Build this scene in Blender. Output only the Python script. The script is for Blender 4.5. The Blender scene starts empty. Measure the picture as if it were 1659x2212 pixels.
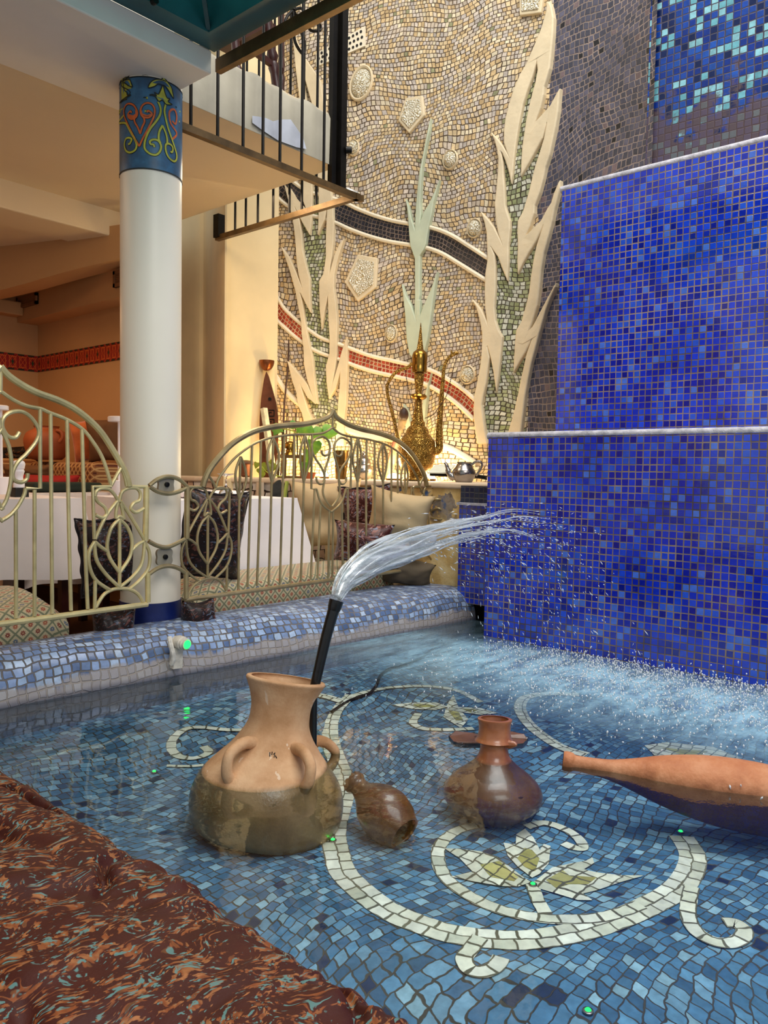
import bpy, bmesh, math, random
from mathutils import Vector, Matrix, noise as mnoise
from mathutils.geometry import tessellate_polygon
random.seed(7)
PI = math.pi
SC = bpy.context.scene
COL = SC.collection
V3 = Vector

# ---------------------------------------------------------------- camera
FPX, HC = 1680.0, 0.8
YAW, PIT, ROL = (math.radians(a) for a in (41.0, 3.06, 0.98))
Fd = V3((math.cos(YAW)*math.cos(PIT), math.sin(YAW)*math.cos(PIT), -math.sin(PIT)))
r0 = V3((math.sin(YAW), -math.cos(YAW), 0)); u0 = r0.cross(Fd)
Rd = math.cos(ROL)*r0 + math.sin(ROL)*u0
Ud = -math.sin(ROL)*r0 + math.cos(ROL)*u0
CC = V3((0, 0, HC))
cam_d = bpy.data.cameras.new('camera'); cam = bpy.data.objects.new('camera', cam_d); COL.objects.link(cam)
cam_d.sensor_fit = 'VERTICAL'; cam_d.sensor_height = 24.0; cam_d.lens = FPX/2212*24.0
cam_d.clip_start = 0.05; cam_d.clip_end = 100
m = Matrix((Rd, Ud, -Fd)).transposed().to_4x4(); m.translation = CC
cam.matrix_world = m
SC.camera = cam

# surveying: where the sight line through a photo point meets a real plane of the place
def ray(x, y): return Fd + Rd*((x-829.5)/FPX) - Ud*((y-1106)/FPX)
def onax(x, y, ax, v):
    d = ray(x, y); return CC + d*((v-CC[ax])/d[ax])
def PZ(x, y, z): return onax(x, y, 2, z)
def PX(x, y, X): return onax(x, y, 0, X)
def PY(x, y, Y): return onax(x, y, 1, Y)
def PD(x, y, d): return CC + ray(x, y)*d
def zf(ox, oy, s, pts): return [(ox+x/s, oy+y/s) for x, y in pts]

# ---------------------------------------------------------------- scene-graph helpers
def srgb(h):
    h = h.lstrip('#'); c = [int(h[i:i+2], 16)/255 for i in (0, 2, 4)]
    return tuple((x/12.92 if x <= .04045 else ((x+.055)/1.055)**2.4) for x in c)+(1.0,)

def mesh(name, verts, faces, mat=None, parent=None, uvs=None, smooth=True, ang=40):
    me = bpy.data.meshes.new(name)
    me.from_pydata([tuple(v) for v in verts], [], faces)
    if uvs:
        ul = me.uv_layers.new(name='UVMap')
        for l in me.loops: ul.data[l.index].uv = uvs[l.vertex_index]
    me.validate()
    if smooth:
        me.shade_smooth()
        if ang: me.set_sharp_from_angle(angle=math.radians(ang))
    if mat: me.materials.append(mat)
    o = bpy.data.objects.new(name, me); COL.objects.link(o)
    if parent: o.parent = parent
    return o

class MB:
    """collects verts / faces / uvs of one mesh"""
    def __init__(s): s.v, s.f, s.u = [], [], []
    def add(s, vs, fs, us=None):
        k = len(s.v); s.v += [V3(v) for v in vs]; s.f += [tuple(i+k for i in f) for f in fs]
        s.u += us if us else [(0, 0)]*len(vs)
    def box(s, lo, hi, M=None):
        x0, y0, z0 = lo; x1, y1, z1 = hi
        vs = [V3(p) for p in ((x0,y0,z0),(x1,y0,z0),(x1,y1,z0),(x0,y1,z0),(x0,y0,z1),(x1,y0,z1),(x1,y1,z1),(x0,y1,z1))]
        if M: vs = [M @ v for v in vs]
        s.add(vs, [(0,3,2,1),(4,5,6,7),(0,1,5,4),(1,2,6,5),(2,3,7,6),(3,0,4,7)]); return s
    def bar(s, a, b, w, h, up=V3((0,0,1))):
        a, b = V3(a), V3(b); d = (b-a).normalized(); sd = d.cross(up)
        if sd.length < 1e-4: sd = d.cross(V3((1,0,0)))
        sd.normalize(); n = sd.cross(d)
        vs = []
        for p in (a, b):
            for i, j in ((-1,-1),(1,-1),(1,1),(-1,1)): vs.append(p+sd*(w/2*i)+n*(h/2*j))
        s.add(vs, [(3,2,1,0),(4,5,6,7),(0,1,5,4),(1,2,6,5),(2,3,7,6),(3,0,4,7)]); return s
    def tube(s, pts, r, n=8, closed=False):
        pts = [V3(p) for p in pts]; N = len(pts)
        rs = r if isinstance(r, (list, tuple)) else [r]*N
        T = []
        for i in range(N):
            if closed: t = pts[(i+1) % N]-pts[i-1]
            else: t = pts[min(i+1, N-1)]-pts[max(i-1, 0)]
            T.append(t.normalized() if t.length > 1e-9 else V3((0,0,1)))
        up = V3((0,0,1)) if abs(T[0].z) < .9 else V3((1,0,0))
        nv = (up-T[0]*up.dot(T[0])).normalized()
        k = len(s.v); vs, us, L = [], [], 0
        for i in range(N):
            nv = nv-T[i]*nv.dot(T[i])
            nv.normalize(); bv = T[i].cross(nv)
            if i: L += (pts[i]-pts[i-1]).length
            for j in range(n):
                a = 2*PI*j/n; vs.append(pts[i]+(nv*math.cos(a)+bv*math.sin(a))*rs[i]); us.append((j/n, L))
        fs = []
        for i in range(N if closed else N-1):
            a, b = i*n, ((i+1) % N)*n
            for j in range(n): fs.append((a+j, a+(j+1) % n, b+(j+1) % n, b+j))
        if not closed:
            fs.append(tuple(range(n-1, -1, -1))); fs.append(tuple((N-1)*n+j for j in range(n)))
        s.add(vs, fs, us); return s
    def lathe(s, prof, M=None, n=32, cap0=True, cap1=True):
        """prof: [(radius, height)] along local z"""
        vs, us, fs = [], [], []; L = 0
        for i, (r, h) in enumerate(prof):
            if i: L += math.hypot(r-prof[i-1][0], h-prof[i-1][1])
            for j in range(n):
                a = 2*PI*j/n; vs.append(V3((r*math.cos(a), r*math.sin(a), h))); us.append((j/n, L))
        for i in range(len(prof)-1):
            for j in range(n): fs.append((i*n+j, i*n+(j+1) % n, (i+1)*n+(j+1) % n, (i+1)*n+j))
        if cap0: fs.append(tuple(range(n-1, -1, -1)))
        if cap1: fs.append(tuple((len(prof)-1)*n+j for j in range(n)))
        if M: vs = [M @ v for v in vs]
        s.add(vs, fs, us); return s
    def quad(s, a, b, c, d, us=None): s.add([a, b, c, d], [(0,1,2,3)], us); return s
    def build(s, name, mat, parent=None, smooth=True, ang=40):
        return mesh(name, s.v, s.f, mat, parent, s.u, smooth, ang)

def tag(o, label=None, cat=None, group=None, kind=None):
    if label: o['label'] = label
    if cat: o['category'] = cat
    if group: o['group'] = group
    if kind: o['kind'] = kind
    return o
def thing(name, label, cat, group=None):
    o = bpy.data.objects.new(name, None); COL.objects.link(o); o.empty_display_size = .05
    return tag(o, label, cat, group)
def struct(o): o['kind'] = 'structure'; return o
def bev(o, w=.004, seg=2, ang=35):
    b = o.modifiers.new('bevel', 'BEVEL'); b.width = w; b.segments = seg; b.limit_method = 'ANGLE'; b.angle_limit = math.radians(ang)
    return o
def sub(o, l=1):
    b = o.modifiers.new('sub', 'SUBSURF'); b.levels = l; b.render_levels = l; return o
def smooth_path(pts, k=6, closed=False):
    """Catmull-Rom through points"""
    pts = [V3(p) for p in pts]; n = len(pts); out = []
    for i in range(n if closed else n-1):
        if closed: p0, p1, p2, p3 = pts[i-1], pts[i], pts[(i+1) % n], pts[(i+2) % n]
        else: p0, p1, p2, p3 = pts[max(i-1,0)], pts[i], pts[i+1], pts[min(i+2, n-1)]
        for j in range(k):
            t = j/k
            out.append(.5*((2*p1)+(p2-p0)*t+(2*p0-5*p1+4*p2-p3)*t*t+(3*p1-p0-3*p2+p3)*t**3))
    if not closed: out.append(pts[-1])
    return out
def smooth_prof(pr, k=5):
    return [(max(p.x, 0.0004), p.y) for p in smooth_path([(a, b, 0) for a, b in pr], k)]
def zalign(d, loc):
    M = V3(d).normalized().to_track_quat('Z', 'Y').to_matrix().to_4x4(); M.translation = loc; return M
def T(x, y, z): return Matrix.Translation((x, y, z))
def upright(p): return Matrix.Translation(p)
def rim_prof(outer, th=.006):
    """outer profile bottom->top plus inner wall going back down"""
    inner = [(max(r-th, .001), h) for r, h in reversed(outer)]
    inner[-1] = (inner[-1][0], inner[-1][1]+th)
    return outer+inner

# ---------------------------------------------------------------- materials
class G:
    def __init__(s, name):
        s.mat = bpy.data.materials.new(name); s.mat.use_nodes = True
        s.nt = s.mat.node_tree; s.nt.nodes.clear()
        s.out = s.nt.nodes.new('ShaderNodeOutputMaterial')
    def put(s, sock, v):
        if isinstance(v, bpy.types.NodeSocket): s.nt.links.new(v, sock)
        elif v is not None:
            if isinstance(v, (tuple, list)) and len(v) == 4 and sock.type == 'VECTOR': v = v[:3]
            sock.default_value = v
    def n(s, typ, props=None, **ins):
        nd = s.nt.nodes.new('ShaderNode'+typ)
        for k, v in (props or {}).items(): setattr(nd, k, v)
        for k, v in ins.items():
            key = int(k[1:]) if k[0] == '_' and k[1:].isdigit() else k.replace('_', ' ')
            s.put(nd.inputs[key], v)
        return nd
    def m(s, op, a, b=None, c=None):
        nd = s.nt.nodes.new('ShaderNodeMath'); nd.operation = op
        for i, v in enumerate((a, b, c)):
            if v is not None: s.put(nd.inputs[i], v)
        return nd.outputs[0]
    def vm(s, op, a, b=None, sc=None):
        nd = s.nt.nodes.new('ShaderNodeVectorMath'); nd.operation = op
        s.put(nd.inputs[0], a)
        if b is not None: s.put(nd.inputs[1], b)
        if sc is not None: s.put(nd.inputs['Scale'], sc)
        return nd.outputs[0]
    def mix(s, f, a, b, blend='MIX'):
        nd = s.nt.nodes.new('ShaderNodeMix'); nd.data_type = 'RGBA'; nd.blend_type = blend; nd.clamp_factor = True
        s.put(nd.inputs[0], f); s.put(nd.inputs[6], a); s.put(nd.inputs[7], b)
        return nd.outputs[2]
    def ramp(s, f, stops, interp='LINEAR'):
        nd = s.nt.nodes.new('ShaderNodeValToRGB'); r = nd.color_ramp; r.interpolation = interp
        while len(r.elements) < len(stops): r.elements.new(.5)
        for e, (p, c) in zip(r.elements, stops): e.position = p; e.color = c
        s.put(nd.inputs[0], f); return nd.outputs[0]
    def rng(s, v, a, b, c=0., d=1., smooth=True):
        nd = s.nt.nodes.new('ShaderNodeMapRange')
        if smooth: nd.interpolation_type = 'SMOOTHSTEP'
        for i, x in enumerate((v, a, b, c, d)): s.put(nd.inputs[i], x)
        return nd.outputs[0]
    def noise(s, vec, scale, detail=3, rough=.55, color=False, dist=0.):
        nd = s.n('TexNoise', Vector=vec, Scale=scale, Detail=detail, Roughness=rough, Distortion=dist)
        return nd.outputs['Color' if color else 'Fac']
    def pos(s): return s.n('NewGeometry').outputs['Position']
    def obj(s): return s.n('TexCoord').outputs['Object']
    def uv(s): return s.n('TexCoord').outputs['UV']
    def sep(s, v):
        nd = s.n('SeparateXYZ', Vector=v); return nd.outputs
    def comb(s, x=0., y=0., z=0.):
        nd = s.n('CombineXYZ', X=x, Y=y, Z=z); return nd.outputs[0]
    def bsdf(s, color, rough=.5, metal=0., bump=None, bstr=.3, bdist=.01, spec=None, coat=None, sheen=None, sss=None, emit=None, estr=0., trans=None, alpha=None):
        p = s.n('BsdfPrincipled'); s.put(p.inputs['Base Color'], color); s.put(p.inputs['Roughness'], rough); s.put(p.inputs['Metallic'], metal)
        if spec is not None: s.put(p.inputs['Specular IOR Level'], spec)
        if coat is not None: s.put(p.inputs['Coat Weight'], coat); p.inputs['Coat Roughness'].default_value = .08
        if sheen is not None: s.put(p.inputs['Sheen Weight'], sheen)
        if emit is not None: s.put(p.inputs['Emission Color'], emit); s.put(p.inputs['Emission Strength'], estr)
        if trans is not None: s.put(p.inputs['Transmission Weight'], trans)
        if alpha is not None: s.put(p.inputs['Alpha'], alpha)
        if bump is not None:
            b = s.n('Bump', Strength=bstr, Distance=bdist, Height=bump)
            s.nt.links.new(b.outputs[0], p.inputs['Normal'])
        s.nt.links.new(p.outputs[0], s.out.inputs[0]); s.p = p
        return s.mat
    def surf(s, sh): s.nt.links.new(sh, s.out.inputs[0]); return s.mat

def plain(name, col, rough=.5, metal=0., var=.12, vs=9., bstr=.15, bs=60., spec=None, sheen=None, coat=None):
    g = G(name); P = g.obj()
    nz = g.noise(P, vs, 4)
    c = srgb(col) if isinstance(col, str) else col
    dark = tuple(x*(1-var*1.6) for x in c[:3])+(1,); lite = tuple(min(1, x*(1+var)) for x in c[:3])+(1,)
    cc = g.ramp(nz, [(.25, dark), (.75, lite)])
    return g.bsdf(cc, rough, metal, g.noise(P, bs, 3), bstr, .004, spec, coat, sheen)

def mosaic(name, axes, size, cols, grout, gw=.08, warp=(.05, 2.), jit=(.004, 30.), shift=1., rough=.35, spec=.5, bstr=.5,
           dirt=None, gvar=.3, coat=None, tone=.25, grout2=None, post=None):
    g = G(name)
    if axes == 'UV': u, v, _ = g.sep(g.uv())
    else:
        s = g.sep(g.pos()); u, v = s['XYZ'.index(axes[0])], s['XYZ'.index(axes[1])]
    vec = g.comb(u, v, 0.)
    w = vec
    for amp, sc in (warp, jit):
        if amp:
            nz = g.noise(vec, sc, 1.5, .5, True)
            w = g.vm('ADD', w, g.vm('SCALE', g.vm('SUBTRACT', nz, (.5, .5, .5)), sc=amp*2))
    u2, v2, _ = g.sep(w)
    U = g.m('DIVIDE', u2, size[0]); Vv = g.m('DIVIDE', v2, size[1])
    row = g.m('FLOOR', Vv); fv = g.m('SUBTRACT', Vv, row)
    rnd = g.n('TexWhiteNoise', {'noise_dimensions': '1D'}, W=row).outputs['Value']
    U = g.m('ADD', U, g.m('MULTIPLY', rnd, shift))
    cl = g.m('FLOOR', U); fu = g.m('SUBTRACT', U, cl)
    wn = g.n('TexWhiteNoise', {'noise_dimensions': '2D'}, Vector=g.comb(cl, row, 0.))
    val = wn.outputs['Value']; r2 = g.sep(wn.outputs['Color'])
    du = g.m('MINIMUM', fu, g.m('SUBTRACT', 1., fu)); dv = g.m('MINIMUM', fv, g.m('SUBTRACT', 1., fv))
    d = g.m('MINIMUM', du, dv)
    d = g.m('SUBTRACT', d, g.m('MULTIPLY', g.m('SUBTRACT', r2[1], .4), gw*.7))
    mask = g.rng(d, gw*.55, gw*1.15)
    c = g.ramp(val, cols, 'CONSTANT')
    t = g.noise(vec, 1/size[0]*1.3, 3, .6)
    c = g.mix(1., c, g.ramp(t, [(.2, (1-tone,)*3+(1,)), (.8, (1+tone,)*3+(1,))]), 'MULTIPLY')
    c = g.mix(1., c, g.ramp(r2[2], [(0, (1-tone*.7,)*3+(1,)), (1, (1+tone*.7,)*3+(1,))]), 'MULTIPLY')
    gr = srgb(grout)
    gn = g.noise(vec, 3.5, 3)
    gcol = g.ramp(gn, [(.38, tuple(x*(1-gvar) for x in gr[:3])+(1,)), (.62, srgb(grout2) if grout2 else tuple(x*(1+gvar) for x in gr[:3])+(1,))])
    c = g.mix(mask, gcol, c)
    rr = g.rng(mask, 0., 1., .8, rough, False)
    if dirt:  # (colour, axis, lo, hi, noise scale): stains that come on from hi to lo
        dc, ax, lo, hi, ns = dirt
        q = g.sep(g.pos())['XYZ'.index(ax)]
        a = g.rng(q, lo, hi, .75, 0.)
        k = g.m('ADD', a, g.m('MULTIPLY', g.m('SUBTRACT', g.noise(vec, ns, 5, .65), .5), 1.5))
        k = g.rng(k, .42, .56)
        c = g.mix(g.m('MULTIPLY', k, .85), c, srgb(dc)); rr = g.m('ADD', rr, g.m('MULTIPLY', k, .3))
    if post: c = post(g, c, vec)
    h = g.m('ADD', mask, g.m('MULTIPLY', r2[0], .35))
    h = g.m('ADD', h, g.m('MULTIPLY', t, .15))
    return g.bsdf(c, rr, 0., h, bstr, .006, spec, coat)
# ================================================================ materials of the place
C = srgb
M_BEIGE = mosaic('beige_mosaic', 'UV', (.0275, .026), [(0, C('c2a578')), (.2, C('d0b78d')), (.42, C('bfae98')), (.58, C('d6c6a6')), (.72, C('b4a89c')), (.84, C('c6b7a6')), (.982, C('8d8a66'))],
                 '54422f', .085, (.16, 1.6), (.006, 26.), 1., .5, .4, .8, gvar=.35)
M_GREEN = mosaic('green_mosaic', 'UV', (.0275, .026), [(0, C('939768')), (.25, C('a3a67e')), (.45, C('c6c4b0')), (.7, C('b6b6a2')), (.87, C('888c68'))],
                 '4c4432', .10, (.12, 2.), (.006, 26.), 1., .5, .4, .8)
M_DARK = mosaic('slate_mosaic', 'UV', (.035, .033), [(0, C('3d3d49')), (.3, C('4a4957')), (.6, C('555261')), (.8, C('41404f')), (.93, C('6b5a5c')), (.975, C('141317'))],
                '8d7c72', .09, (.14, 1.4), (.007, 22.), 1., .42, .5, .8, gvar=.25)
M_BLACK = mosaic('black_mosaic', 'UV', (.028, .026), [(0, C('16151b')), (.5, C('1f1c24')), (.8, C('2a2529'))], '7a6656', .09, (.02, 4.), (.006, 26.), 1., .3, .5, .7)
M_RED = mosaic('red_mosaic', 'UV', (.028, .026), [(0, C('8e2f1c')), (.4, C('a63d24')), (.75, C('b84c30'))], 'd0b08a', .11, (.02, 4.), (.006, 26.), 1., .45, .4, .7)
BLUES = [(0, C('0a1f9e')), (.22, C('0e2cb6')), (.45, C('1234c0')), (.64, C('1a42c8')), (.78, C('071788')), (.86, C('2450c6')), (.96, C('426acc'))]
def cobalt(name, axes, dirt=None):
    return mosaic(name, axes, (.0301, .0301), BLUES, '5a4330', .08, (.002, 3.), (.0013, 60.), 0., .09, .7, .35, dirt, .45, coat=.4, tone=.16, grout2='8f7860')
M_COB = cobalt('cobalt_tiles', 'YZ')
M_TEALMIX = mosaic('teal_and_navy_tiles', 'YZ', (.034, .034), [(0, C('0f2c78')), (.25, C('163c8a')), (.5, C('091b48')), (.62, C('1c4998')), (.74, C('7fb3bc')), (.87, C('629ea9'))],
                   '3a3440', .08, (.004, 2.), (.002, 50.), .12, .2, .5, .4, ('4d3c3c', 'Z', 2.2, 3.12, 6.))
M_FLOORM = mosaic('pool_floor_mosaic', 'XY', (.031, .028), [(0, C('4b7595')), (.22, C('5f8cab')), (.42, C('406788')), (.6, C('779fb8')), (.74, C('517c9c')), (.86, C('8eb0c0')), (.97, C('1f3150'))],
                  '45403a', .06, (.26, 1.1), (.011, 24.), 1., .4, .4, .5, tone=.3, gvar=.25)
M_CREAMT = mosaic('cream_mosaic_strip', 'UV', (.045, .034), [(0, C('ece6cf')), (.4, C('f4efdc')), (.75, C('dcd8c0'))], '6a6450', .07, (0, 1.), (.006, 30.), .6, .4, .4, .4)
M_YELT = mosaic('pale_yellow_mosaic', 'XY', (.04, .036), [(0, C('b9ae66')), (.5, C('c6ba74')), (.8, C('a99c58'))], '6a6450', .07, (.04, 3.), (.008, 30.), .8, .4, .4, .4)
M_WHITET = mosaic('white_mosaic', 'XY', (.045, .036), [(0, C('ece6cf')), (.4, C('f4efdc')), (.75, C('dcd8c0'))], '6a6450', .07, (.04, 3.), (.008, 30.), .8, .4, .4, .4)
def rim_post(g, c, vec):
    z = g.sep(g.pos())[2]
    k = g.m('ADD', g.rng(z, .01, .13, .7, -.1), g.m('MULTIPLY', g.m('SUBTRACT', g.noise(vec, 6., 5, .7), .5), 1.3))
    c = g.mix(g.m('MULTIPLY', g.rng(k, .3, .5), .8), c, C('a89c92'))
    wet = g.rng(z, .0, .025, 1., 0.)
    return g.mix(g.m('MULTIPLY', wet, .6), c, C('2b3550'))
M_RIM = mosaic('pool_rim_mosaic', 'UV', (.032, .030), [(0, C('6d83a8')), (.2, C('8397ba')), (.42, C('5d7298')), (.6, C('92a7c4')), (.75, C('54688c')), (.87, C('a5b7cf'))],
               '6b6562', .085, (.05, 2.5), (.009, 22.), 1., .3, .5, .8, post=rim_post)
M_CRAZY = mosaic('crazy_paving_stone', 'UV', (.075, .06), [(0, C('c9b4a2')), (.3, C('b89c86')), (.55, C('d8cfc4')), (.8, C('c3a58c'))], '3b2c24', .06, (.03, 4.), (.022, 14.), 1., .6, .3, .8)
M_PLASTER = plain('cream_plaster', 'e3cfa8', .7, var=.06, vs=2.5, bs=25)
M_WHITEP = plain('white_painted_plaster', 'e9e1d0', .65, var=.05, vs=3., bs=30)
M_RELIEF = plain('sand_plaster_relief', 'dbc8a4', .65, var=.10, vs=6., bs=40, bstr=.4)
M_RIDGE = plain('white_plaster_ridge', 'e6d9bd', .6, var=.08, vs=8.)
M_OCHRE = plain('room_ochre_paint', 'c49a6a', .7, var=.05, vs=2.)
M_BLACKI = plain('black_iron', '17130f', .4, .6, var=.3, vs=20.)
M_BRASSI = plain('worn_brass_bar', '6d5433', .4, .6, var=.3, vs=14.)

# ================================================================ pool
def floor_z(x, y):
    t = max(0, min(1, (2.50-.0895*(x-1.073)-y)/.6)); return -.10-.06*t*t*(3-2*t)
b = MB(); vs, fs = [], []
for i in range(41):
    for j in range(61): X, Y = .5+3.25*i/40, -1.5+4.25*j/60; vs.append((X, Y, floor_z(X, Y)))
for i in range(40):
    for j in range(60): fs.append((i*61+j, (i+1)*61+j, (i+1)*61+j+1, i*61+j+1))
b.add(vs, fs); pool_floor = struct(b.build('pool_floor', M_FLOORM, ang=None))
def PF(x, y):
    z = -.13
    for _ in range(12): p = PZ(x, y, z); z = floor_z(p.x, p.y)
    return PZ(x, y, z)

def ribbon(path, w, z, taper=None):
    """mosaic strip set into the floor: flat ribbon with its own running UV"""
    b = MB(); P = [V3((p.x, p.y, floor_z(p.x, p.y)+z)) for p in smooth_path([(p[0], p[1], 0) for p in path], 8)]; L = 0; vs, us = [], []
    for i, p in enumerate(P):
        t = P[min(i+1, len(P)-1)]-P[max(i-1, 0)]; nrm = V3((-t.y, t.x, 0)).normalized()
        if i: L += (P[i]-P[i-1]).length
        ww = w*(taper(i/(len(P)-1)) if taper else 1)/2
        for s in (-1, 1): vs.append(p+nrm*(s*ww)); us.append((L, s*w/2+w/2))
    b.add(vs, [(2*i, 2*i+1, 2*i+3, 2*i+2) for i in range(len(P)-1)], us); return b
def fl(pts): return [PF(x, y) for x, y in pts]
def tri_poly(pts3):
    return tessellate_polygon([[V3(p) for p in pts3]])
def flat_poly(pts, z):
    b = MB(); v = [V3((p.x, p.y, floor_z(p.x, p.y)+z)) for p in pts]; b.add(v, [tuple(t) for t in tri_poly(v)], [(p.x, p.y) for p in v]); return b
P9 = lambda pts: zf(900, 1400, 2.186, pts)
P3 = lambda pts: zf(350, 1420, 1.843, pts)
main = P3([(745,150),(700,195),(672,245),(665,300),(675,355),(695,410),(717,470),(724,530),(708,600),(690,660),(684,720),(695,775)])+[(741,1885),(788,1932),(842,1970)]+P9([(0,1300),(150,1348),(330,1375),(520,1380),(720,1352),(900,1300),(1090,1222),(1230,1140),(1295,1045),(1300,970),(1250,890)])
zs = .0018
def strip(path, w, name='scroll_strip', z=zs, taper=None):
    o = ribbon(fl(path), w, z, taper).build(name, M_CREAMT, pool_floor, smooth=False); return o
strip(main, .066)
strip(P9([(1060,1215),(900,1270),(700,1285),(560,1275),(400,1240),(260,1180),(150,1100),(105,1020),(110,935),(180,870),(290,838),(420,840)]), .036, z=zs+.0004)
strip(P9([(545,1120),(570,1190),(610,1262)]), .032, z=zs+.0008)
strip(P9([(300,1370),(260,1420),(225,1470),(250,1520),(310,1535),(370,1510),(400,1465)]), .036, z=zs+.0012)
strip(P9([(1300,1130),(1285,1200),(1285,1280),(1330,1350),(1420,1395),(1510,1390),(1550,1345),(1510,1305),(1450,1300)]), .036, z=zs+.0012)
strip(P9([(520,850),(600,830),(690,855),(760,900),(785,945),(740,945),(695,925)]), .03, z=zs+.0012)
strip([(545,1577),(490,1577),(440,1572),(402,1575),(376,1594),(370,1616),(386,1634),(420,1638),(450,1626),(440,1613)], .034)
strip([(360,1655),(412,1656),(470,1650)], .02)
strip(P3([(735,160),(830,135),(920,120),(1060,116),(1180,135),(1270,180)]), .036, z=zs+.0004)
strip(P3([(1020,225),(1000,262),(1040,285),(1130,290),(1240,285)]), .034, z=zs+.0008)
strip(P3([(1660,150),(1540,145),(1450,160),(1425,200),(1450,255),(1510,310),(1590,360),(1690,390)]), .05, z=zs+.0004)
strip(P3([(610,150),(660,160),(720,178)]), .05, z=zs+.0008)
def petal(outer, inner, name):
    o = flat_poly(fl(outer), zs+.0016).build(name, M_WHITET, pool_floor, smooth=False)
    if inner: flat_poly(fl(inner), zs+.0022).build('petal_heart', M_YELT, o, smooth=False)
petal(P9([(130,950),(220,955),(300,965),(380,992),(480,1070),(540,1112),(480,1132),(400,1130),(280,1110),(160,1085),(265,1062),(205,1000)]), P9([(300,1030),(390,1012),(480,1090),(460,1108),(350,1088)]), 'lotus_petal')
petal(P9([(545,1090),(480,1040),(430,985),(410,925),(468,932),(470,885),(512,858),(552,900),(582,960),(600,930),(632,940),(625,1020),(580,1072)]), P9([(475,1000),(510,950),(545,960),(580,1000),(560,1060),(510,1040)]), 'lotus_petal')
petal(P9([(550,1112),(640,1042),(740,1020),(800,1010),(830,994),(838,1020),(790,1050),(850,1065),(960,1078),(1075,1080),(960,1112),(850,1150),(785,1165),(832,1197),(760,1196),(660,1165),(580,1142)]), P9([(610,1102),(690,1056),(720,1080),(850,1090),(810,1122),(720,1122),(660,1142)]), 'lotus_petal')
petal(P3([(910,192),(1000,182),(1090,182),(1140,200),(1090,212),(1000,208)]), P3([(990,190),(1060,190),(1100,200),(1020,203)]), 'lotus_petal')
petal(P3([(1130,200),(1160,150),(1180,200),(1270,205),(1340,225),(1270,232),(1180,220)]), P3([(1190,207),(1260,212),(1230,224)]), 'lotus_petal')
petal(P3([(1130,205),(1190,215),(1220,250),(1190,285),(1120,240)]), P3([(1140,215),(1180,220),(1200,255),(1170,255)]), 'lotus_petal')
petal([(1392,1612),(1440,1605),(1540,1615),(1600,1640),(1520,1655),(1420,1640)], [(1430,1618),(1530,1625),(1500,1642)], 'lotus_petal')

# dark crack / cable on the floor
# pool rim (rounded, tiled)
def rim_front(X): return 2.584-.0895*(X-1.073)
prof = [(0,-.2),(0,0),(.008,.05),(.022,.09),(.045,.125),(.08,.15),(.125,.162),(.18,.165)]
b = MB(); xs = [-.9+i*.08 for i in range(56)]; vs, us, fs = [], [], []
for i, X in enumerate(xs):
    X = min(X, 3.5); L = 0; wob = .008*mnoise.noise((X*1.7, 3, 1)); pts = [(rim_front(X)+a, z+wob*min(1, max(0, z/.15))) for a, z in prof]+[(2.80, .16),(2.82,.12),(2.82,-.15)]
    for j, (y, z) in enumerate(pts):
        if j: L += math.hypot(y-pts[j-1][0], z-pts[j-1][1])
        vs.append((X, y, z)); us.append((X, L))
n = len(pts)
for i in range(len(xs)-1):
    for j in range(n-1): fs.append((i*n+j, (i+1)*n+j, (i+1)*n+j+1, i*n+j+1))
b.add(vs, fs, us); struct(b.build('pool_rim', M_RIM, ang=60))

# water
g = G('pool_water'); P = g.pos()
s = g.sep(P)
# waves calm on the near side, choppy by the splash
ch = g.m('ADD', g.rng(s[0], 1.5, 3.1, 0., 1.), 0.)
wn = g.m('ADD', g.m('MULTIPLY', g.noise(P, 5., 2, .5, dist=.6), .5), g.m('MULTIPLY', g.noise(P, 22., 3, .6), g.m('ADD', g.m('MULTIPLY', ch, .5), .03)))
bm_ = g.n('Bump', Strength=.35, Distance=.02, Height=wn).outputs[0]
fr = g.n('Fresnel', IOR=1.38, Normal=bm_).outputs[0]
tr = g.n('BsdfTransparent', Color=(.86, .925, .945, 1)).outputs[0]
gl = g.n('BsdfGlossy', Color=(1, 1, 1, 1), Roughness=.03, Normal=bm_).outputs[0]
mx = g.n('MixShader', _0=fr, _1=tr, _2=gl).outputs[0]
# bright sky reflection, painted as a pale diffuse veil towards the splash
ax = g.m('MULTIPLY', g.rng(s[0], 2.12, 2.75, 0., 1.), g.rng(s[0], 2.92, 3.15, 1., .25))
ax = g.m('MULTIPLY', ax, g.rng(s[1], 1.85, 2.3, 1., .55))
streak = g.noise(g.vm('MULTIPLY', P, (5., 14., 1.)), 1., 5, .7)
painted_reflect = g.m('MULTIPLY', ax, g.rng(streak, .3, .7, .2, .75))
near = g.rng(s[0], 2.2, 3.0, 0., 1.)
ripple_shade = g.m('MULTIPLY', g.m('GREATER_THAN', g.noise(g.vm('MULTIPLY', P, (70., 30., 1.)), 1., 3, .6), .66), near)  # dark sides of ripples, painted into the surface colour
df = g.n('BsdfDiffuse', Color=g.mix(ripple_shade, C('a6d0e4'), C('16324e')), Normal=bm_).outputs[0]
painted_reflect = g.m('MAXIMUM', painted_reflect, g.m('MULTIPLY', ripple_shade, .75))
M_WATER = g.surf(g.n('MixShader', _0=g.m('MINIMUM', painted_reflect, .8), _1=mx, _2=df).outputs[0])
b = MB(); b.quad((.66,-1.5,0), (3.17,-1.5,0), (3.17,2.10,0), (.66,2.10,0)); b.quad((.66,2.10,0), (3.48,2.10,0), (3.48,2.62,0), (.66,2.62,0))
water = struct(b.build('pool_water', M_WATER, smooth=False))

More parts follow.
